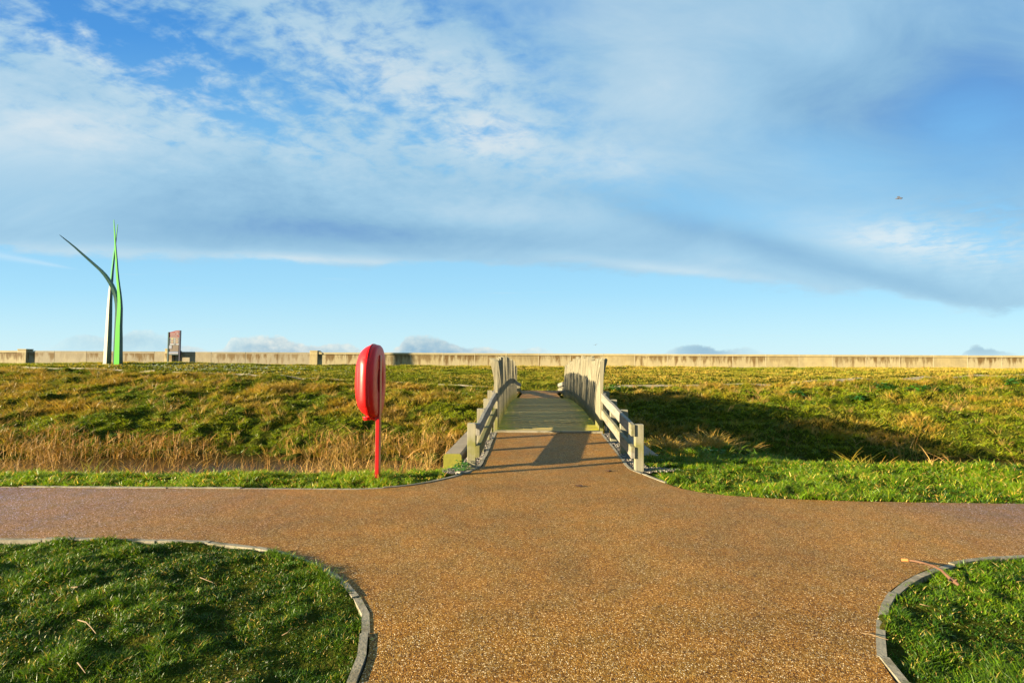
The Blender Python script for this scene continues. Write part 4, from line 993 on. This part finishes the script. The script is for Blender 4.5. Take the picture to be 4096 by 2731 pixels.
# ------------------------------------------------------------ leafy weeds
def weed(loc,rad,n,ls,label,col=(0.045,0.13,0.015),h=0.5,group='leafy weeds'):
    Vs=[];Ts=[];Cs=[]
    for i in range(n):
        a=random.uniform(0,6.283); r=rad*math.sqrt(random.random()); z=h*rad*(1-(r/rad)**2)*random.uniform(0.3,1.1)+0.02
        c=Vector((r*math.cos(a),r*math.sin(a),z)); d=Vector((math.cos(a+random.uniform(-.8,.8)),math.sin(a+random.uniform(-.8,.8)),random.uniform(-0.3,0.7))).normalized()
        s_=d.cross(Vector((0,0,1))); s_=s_.normalized() if s_.length>0.1 else Vector((1,0,0)); L=ls*random.uniform(0.6,1.3); W_=L*0.42; up=s_.cross(d)
        b=len(Vs); P5=[c,c+d*L*0.35+s_*W_*0.9+up*0.02*L,c+d*L*0.75+s_*W_*0.6,c+d*L-up*0.2*L,c+d*L*0.75-s_*W_*0.6,c+d*L*0.35-s_*W_*0.9+up*0.02*L,c+d*L*0.5-up*0.12*L]
        Vs+=P5; Ts+=[(b,b+1,b+6),(b+1,b+2,b+6),(b+2,b+3,b+6),(b+3,b+4,b+6),(b+4,b+5,b+6),(b+5,b,b+6)]
        cc=[x*random.uniform(0.7,1.4) for x in col]; Cs+=[cc]*7
        # stalk
        if True:
            b=len(Vs); w_=0.04*ls; Vs+=[Vector((r*0.3*math.cos(a)-w_,r*0.3*math.sin(a),-0.03)),Vector((r*0.3*math.cos(a)+w_,r*0.3*math.sin(a),-0.03)),c+Vector((w_*0.5,0,0)),c-Vector((w_*0.5,0,0))]
            Ts+=[(b,b+1,b+2),(b,b+2,b+3)]; Cs+=[cc]*4
    o=npmesh('leafy_weed',[tuple(v) for v in Vs],None,Ts,mats=[MG],col=np.array(Cs)); o.location=loc; tag(o,label,'plant',group); return o
def gp(px,py,Y):
    p=PD(px,py,Y); return Vector((p.x,Y,float(H(np.array([p.x]),np.array([Y]))[0])))
weed(Vector((-0.72,7.83,-0.01)),0.10,60,0.055,'small bright leafy weed at the foot of the left railing end post',(0.06,0.17,0.03),1.3)
weed(gp(2850,1815,10.2),0.26,70,0.10,'low broad-leaved weed on the grass bank just right of the mossy wing wall end',(0.06,0.17,0.02),0.7)
weed(gp(3535,1575,26.3),0.55,110,0.20,'dark green leafy weed clump high on the right slope, left of the widest clump',h=0.55)
weed(gp(3690,1597,25.6),0.75,150,0.20,'widest dark leafy weed clump on the upper right slope',h=0.4)
weed(gp(3425,1640,24.6),0.40,80,0.18,'leafy weed clump lower on the right slope, below the others',h=0.5)
weed(gp(3180,1613,25.4),0.35,60,0.18,'small leafy weed clump on the right slope nearest the bridge screens',h=0.5)
weed(gp(4060,1575,25.8),0.45,80,0.18,'leafy weed clump at the right edge of the far slope',h=0.5)
weed(gp(2445,1570,27.6),0.40,70,0.16,'leafy weed clump beside the embankment kerb behind the right screen',(0.07,0.18,0.02),0.5)
# ------------------------------------------------------------ fallen branch, twigs, leaves
BK=m_plain('bark',(0.11,0.05,0.022),0.8,nz=0.45); BC=m_plain('cut_wood',(0.35,0.13,0.03),0.7); TW=m_plain('dry_stem',(0.17,0.11,0.05),0.8,nz=0.3)
bc=empty('branch',P(3700,2270,0.02),'reddish brown fallen branch lying across the kerb onto the right lawn','branch')
pp=[(3608,2238,0.030),(3640,2240,0.034),(3690,2249,0.05),(3735,2263,0.07),(3765,2278,0.075),(3785,2298,0.065),(3803,2315,0.05),(3818,2325,0.05),(3835,2339,0.035)]
b=MB(); b.tube([P(a,c,z) for a,c,z in pp],[0.008,0.007,0.007,0.008,0.009,0.010,0.012,0.014,0.009],9); b.build('stem',BK,bc)
b=MB(); b.tube([P(3605,2237.5,0.030),P(3632,2239.5,0.033)],[0.0112,0.0108],9); b.build('peeled_tip',BC,bc)
b=MB(); b.tube([P(3818,2325,0.05),P(3826,2316,0.075)],[0.009,0.004],7); b.tube([P(3803,2315,0.05),P(3795,2322,0.06)],[0.008,0.004],7); b.build('knot',BK,bc)
def twig(pts,r,label,mat=TW):
    b=MB(); q=[P(a,c,z) for a,c,z in pts]; r*=0.6; b.tube(q,[r*(1-0.5*i/(len(q)-1)) for i in range(len(q))],6); o=b.build('twig',mat,origin=tuple(q[0])); tag(o,label,'twig','dry twigs on the lawns')
twig([(3445,2530,0.012),(3480,2534,0.016),(3515,2546,0.03),(3553,2557,0.03)],0.004,'pale dry stem lying across the right kerb',)
twig([(312,2478,0.06),(345,2487,0.075),(365,2508,0.07),(384,2532,0.06)],0.006,'thick bent twig in the left half of the left lawn')
twig([(310,2648,0.06),(325,2667,0.065),(342,2690,0.06)],0.005,'short straight twig near the bottom edge of the left lawn')
twig([(1128,2540,0.05),(1150,2528,0.065),(1168,2509,0.07)],0.005,'pale twig pointing up in the right half of the left lawn')
twig([(800,2308,0.07),(830,2320,0.075),(852,2328,0.07)],0.005,'brown twig in the upper middle of the left lawn')
twig([(285,2347,0.07),(310,2346,0.08),(332,2336,0.075)],0.005,'curved twig in the upper left of the left lawn')
twig([(3680,2414,0.05),(3700,2419,0.06),(3718,2423,0.055)],0.005,'short orange twig on the right lawn below the fallen branch')
twig([(900,2732,0.06),(925,2722,0.07),(948,2708,0.06)],0.006,'reddish twig at the bottom edge of the left lawn')
LF=m_plain('dead_leaf',(0.05,0.02,0.008),0.7)
def leaf(px,py,r,label):
    c=P(px,py,0.006); b=MB(); vs=[];n=9
    for k in range(n):
        a=6.283*k/n; rr=r*random.uniform(0.55,1.1); vs.append((c.x+rr*1.2*math.cos(a),c.y+rr*math.sin(a),0.005+random.uniform(0,0.02)))
    top_=len(vs); vs.append((c.x,c.y,0.022)); vs.append((c.x,c.y,0.004))
    b.add(vs,[(k,(k+1)%n,top_) for k in range(n)]+[((k+1)%n,k,top_+1) for k in range(n)]); o=b.build('dead_leaf',LF,origin=tuple(c)); tag(o,label,'leaf','dead leaves on the path')
leaf(2434,1884,0.05,'dark dead leaf on the path just left of the right railing post')
leaf(2316,1944,0.045,'dark dead leaf on the path below the ramp, nearer the camera')
# pale crescent rim by the left post
b=MB(); c0=PD(1858,1878,7.62); pts=[]
for k in range(9):
    a=math.pi*(1.05+0.85*k/8); pts.append((c0.x+0.10*math.cos(a),7.66+0.10*math.sin(a),0.012))
b.tube(pts,[0.008,0.012,0.014,0.015,0.015,0.015,0.014,0.012,0.008],8); o=b.build('pot_rim',MK,origin=(c0.x,7.62,0.01)); tag(o,'half-buried pale rim below the small weed at the left railing post','pot rim')
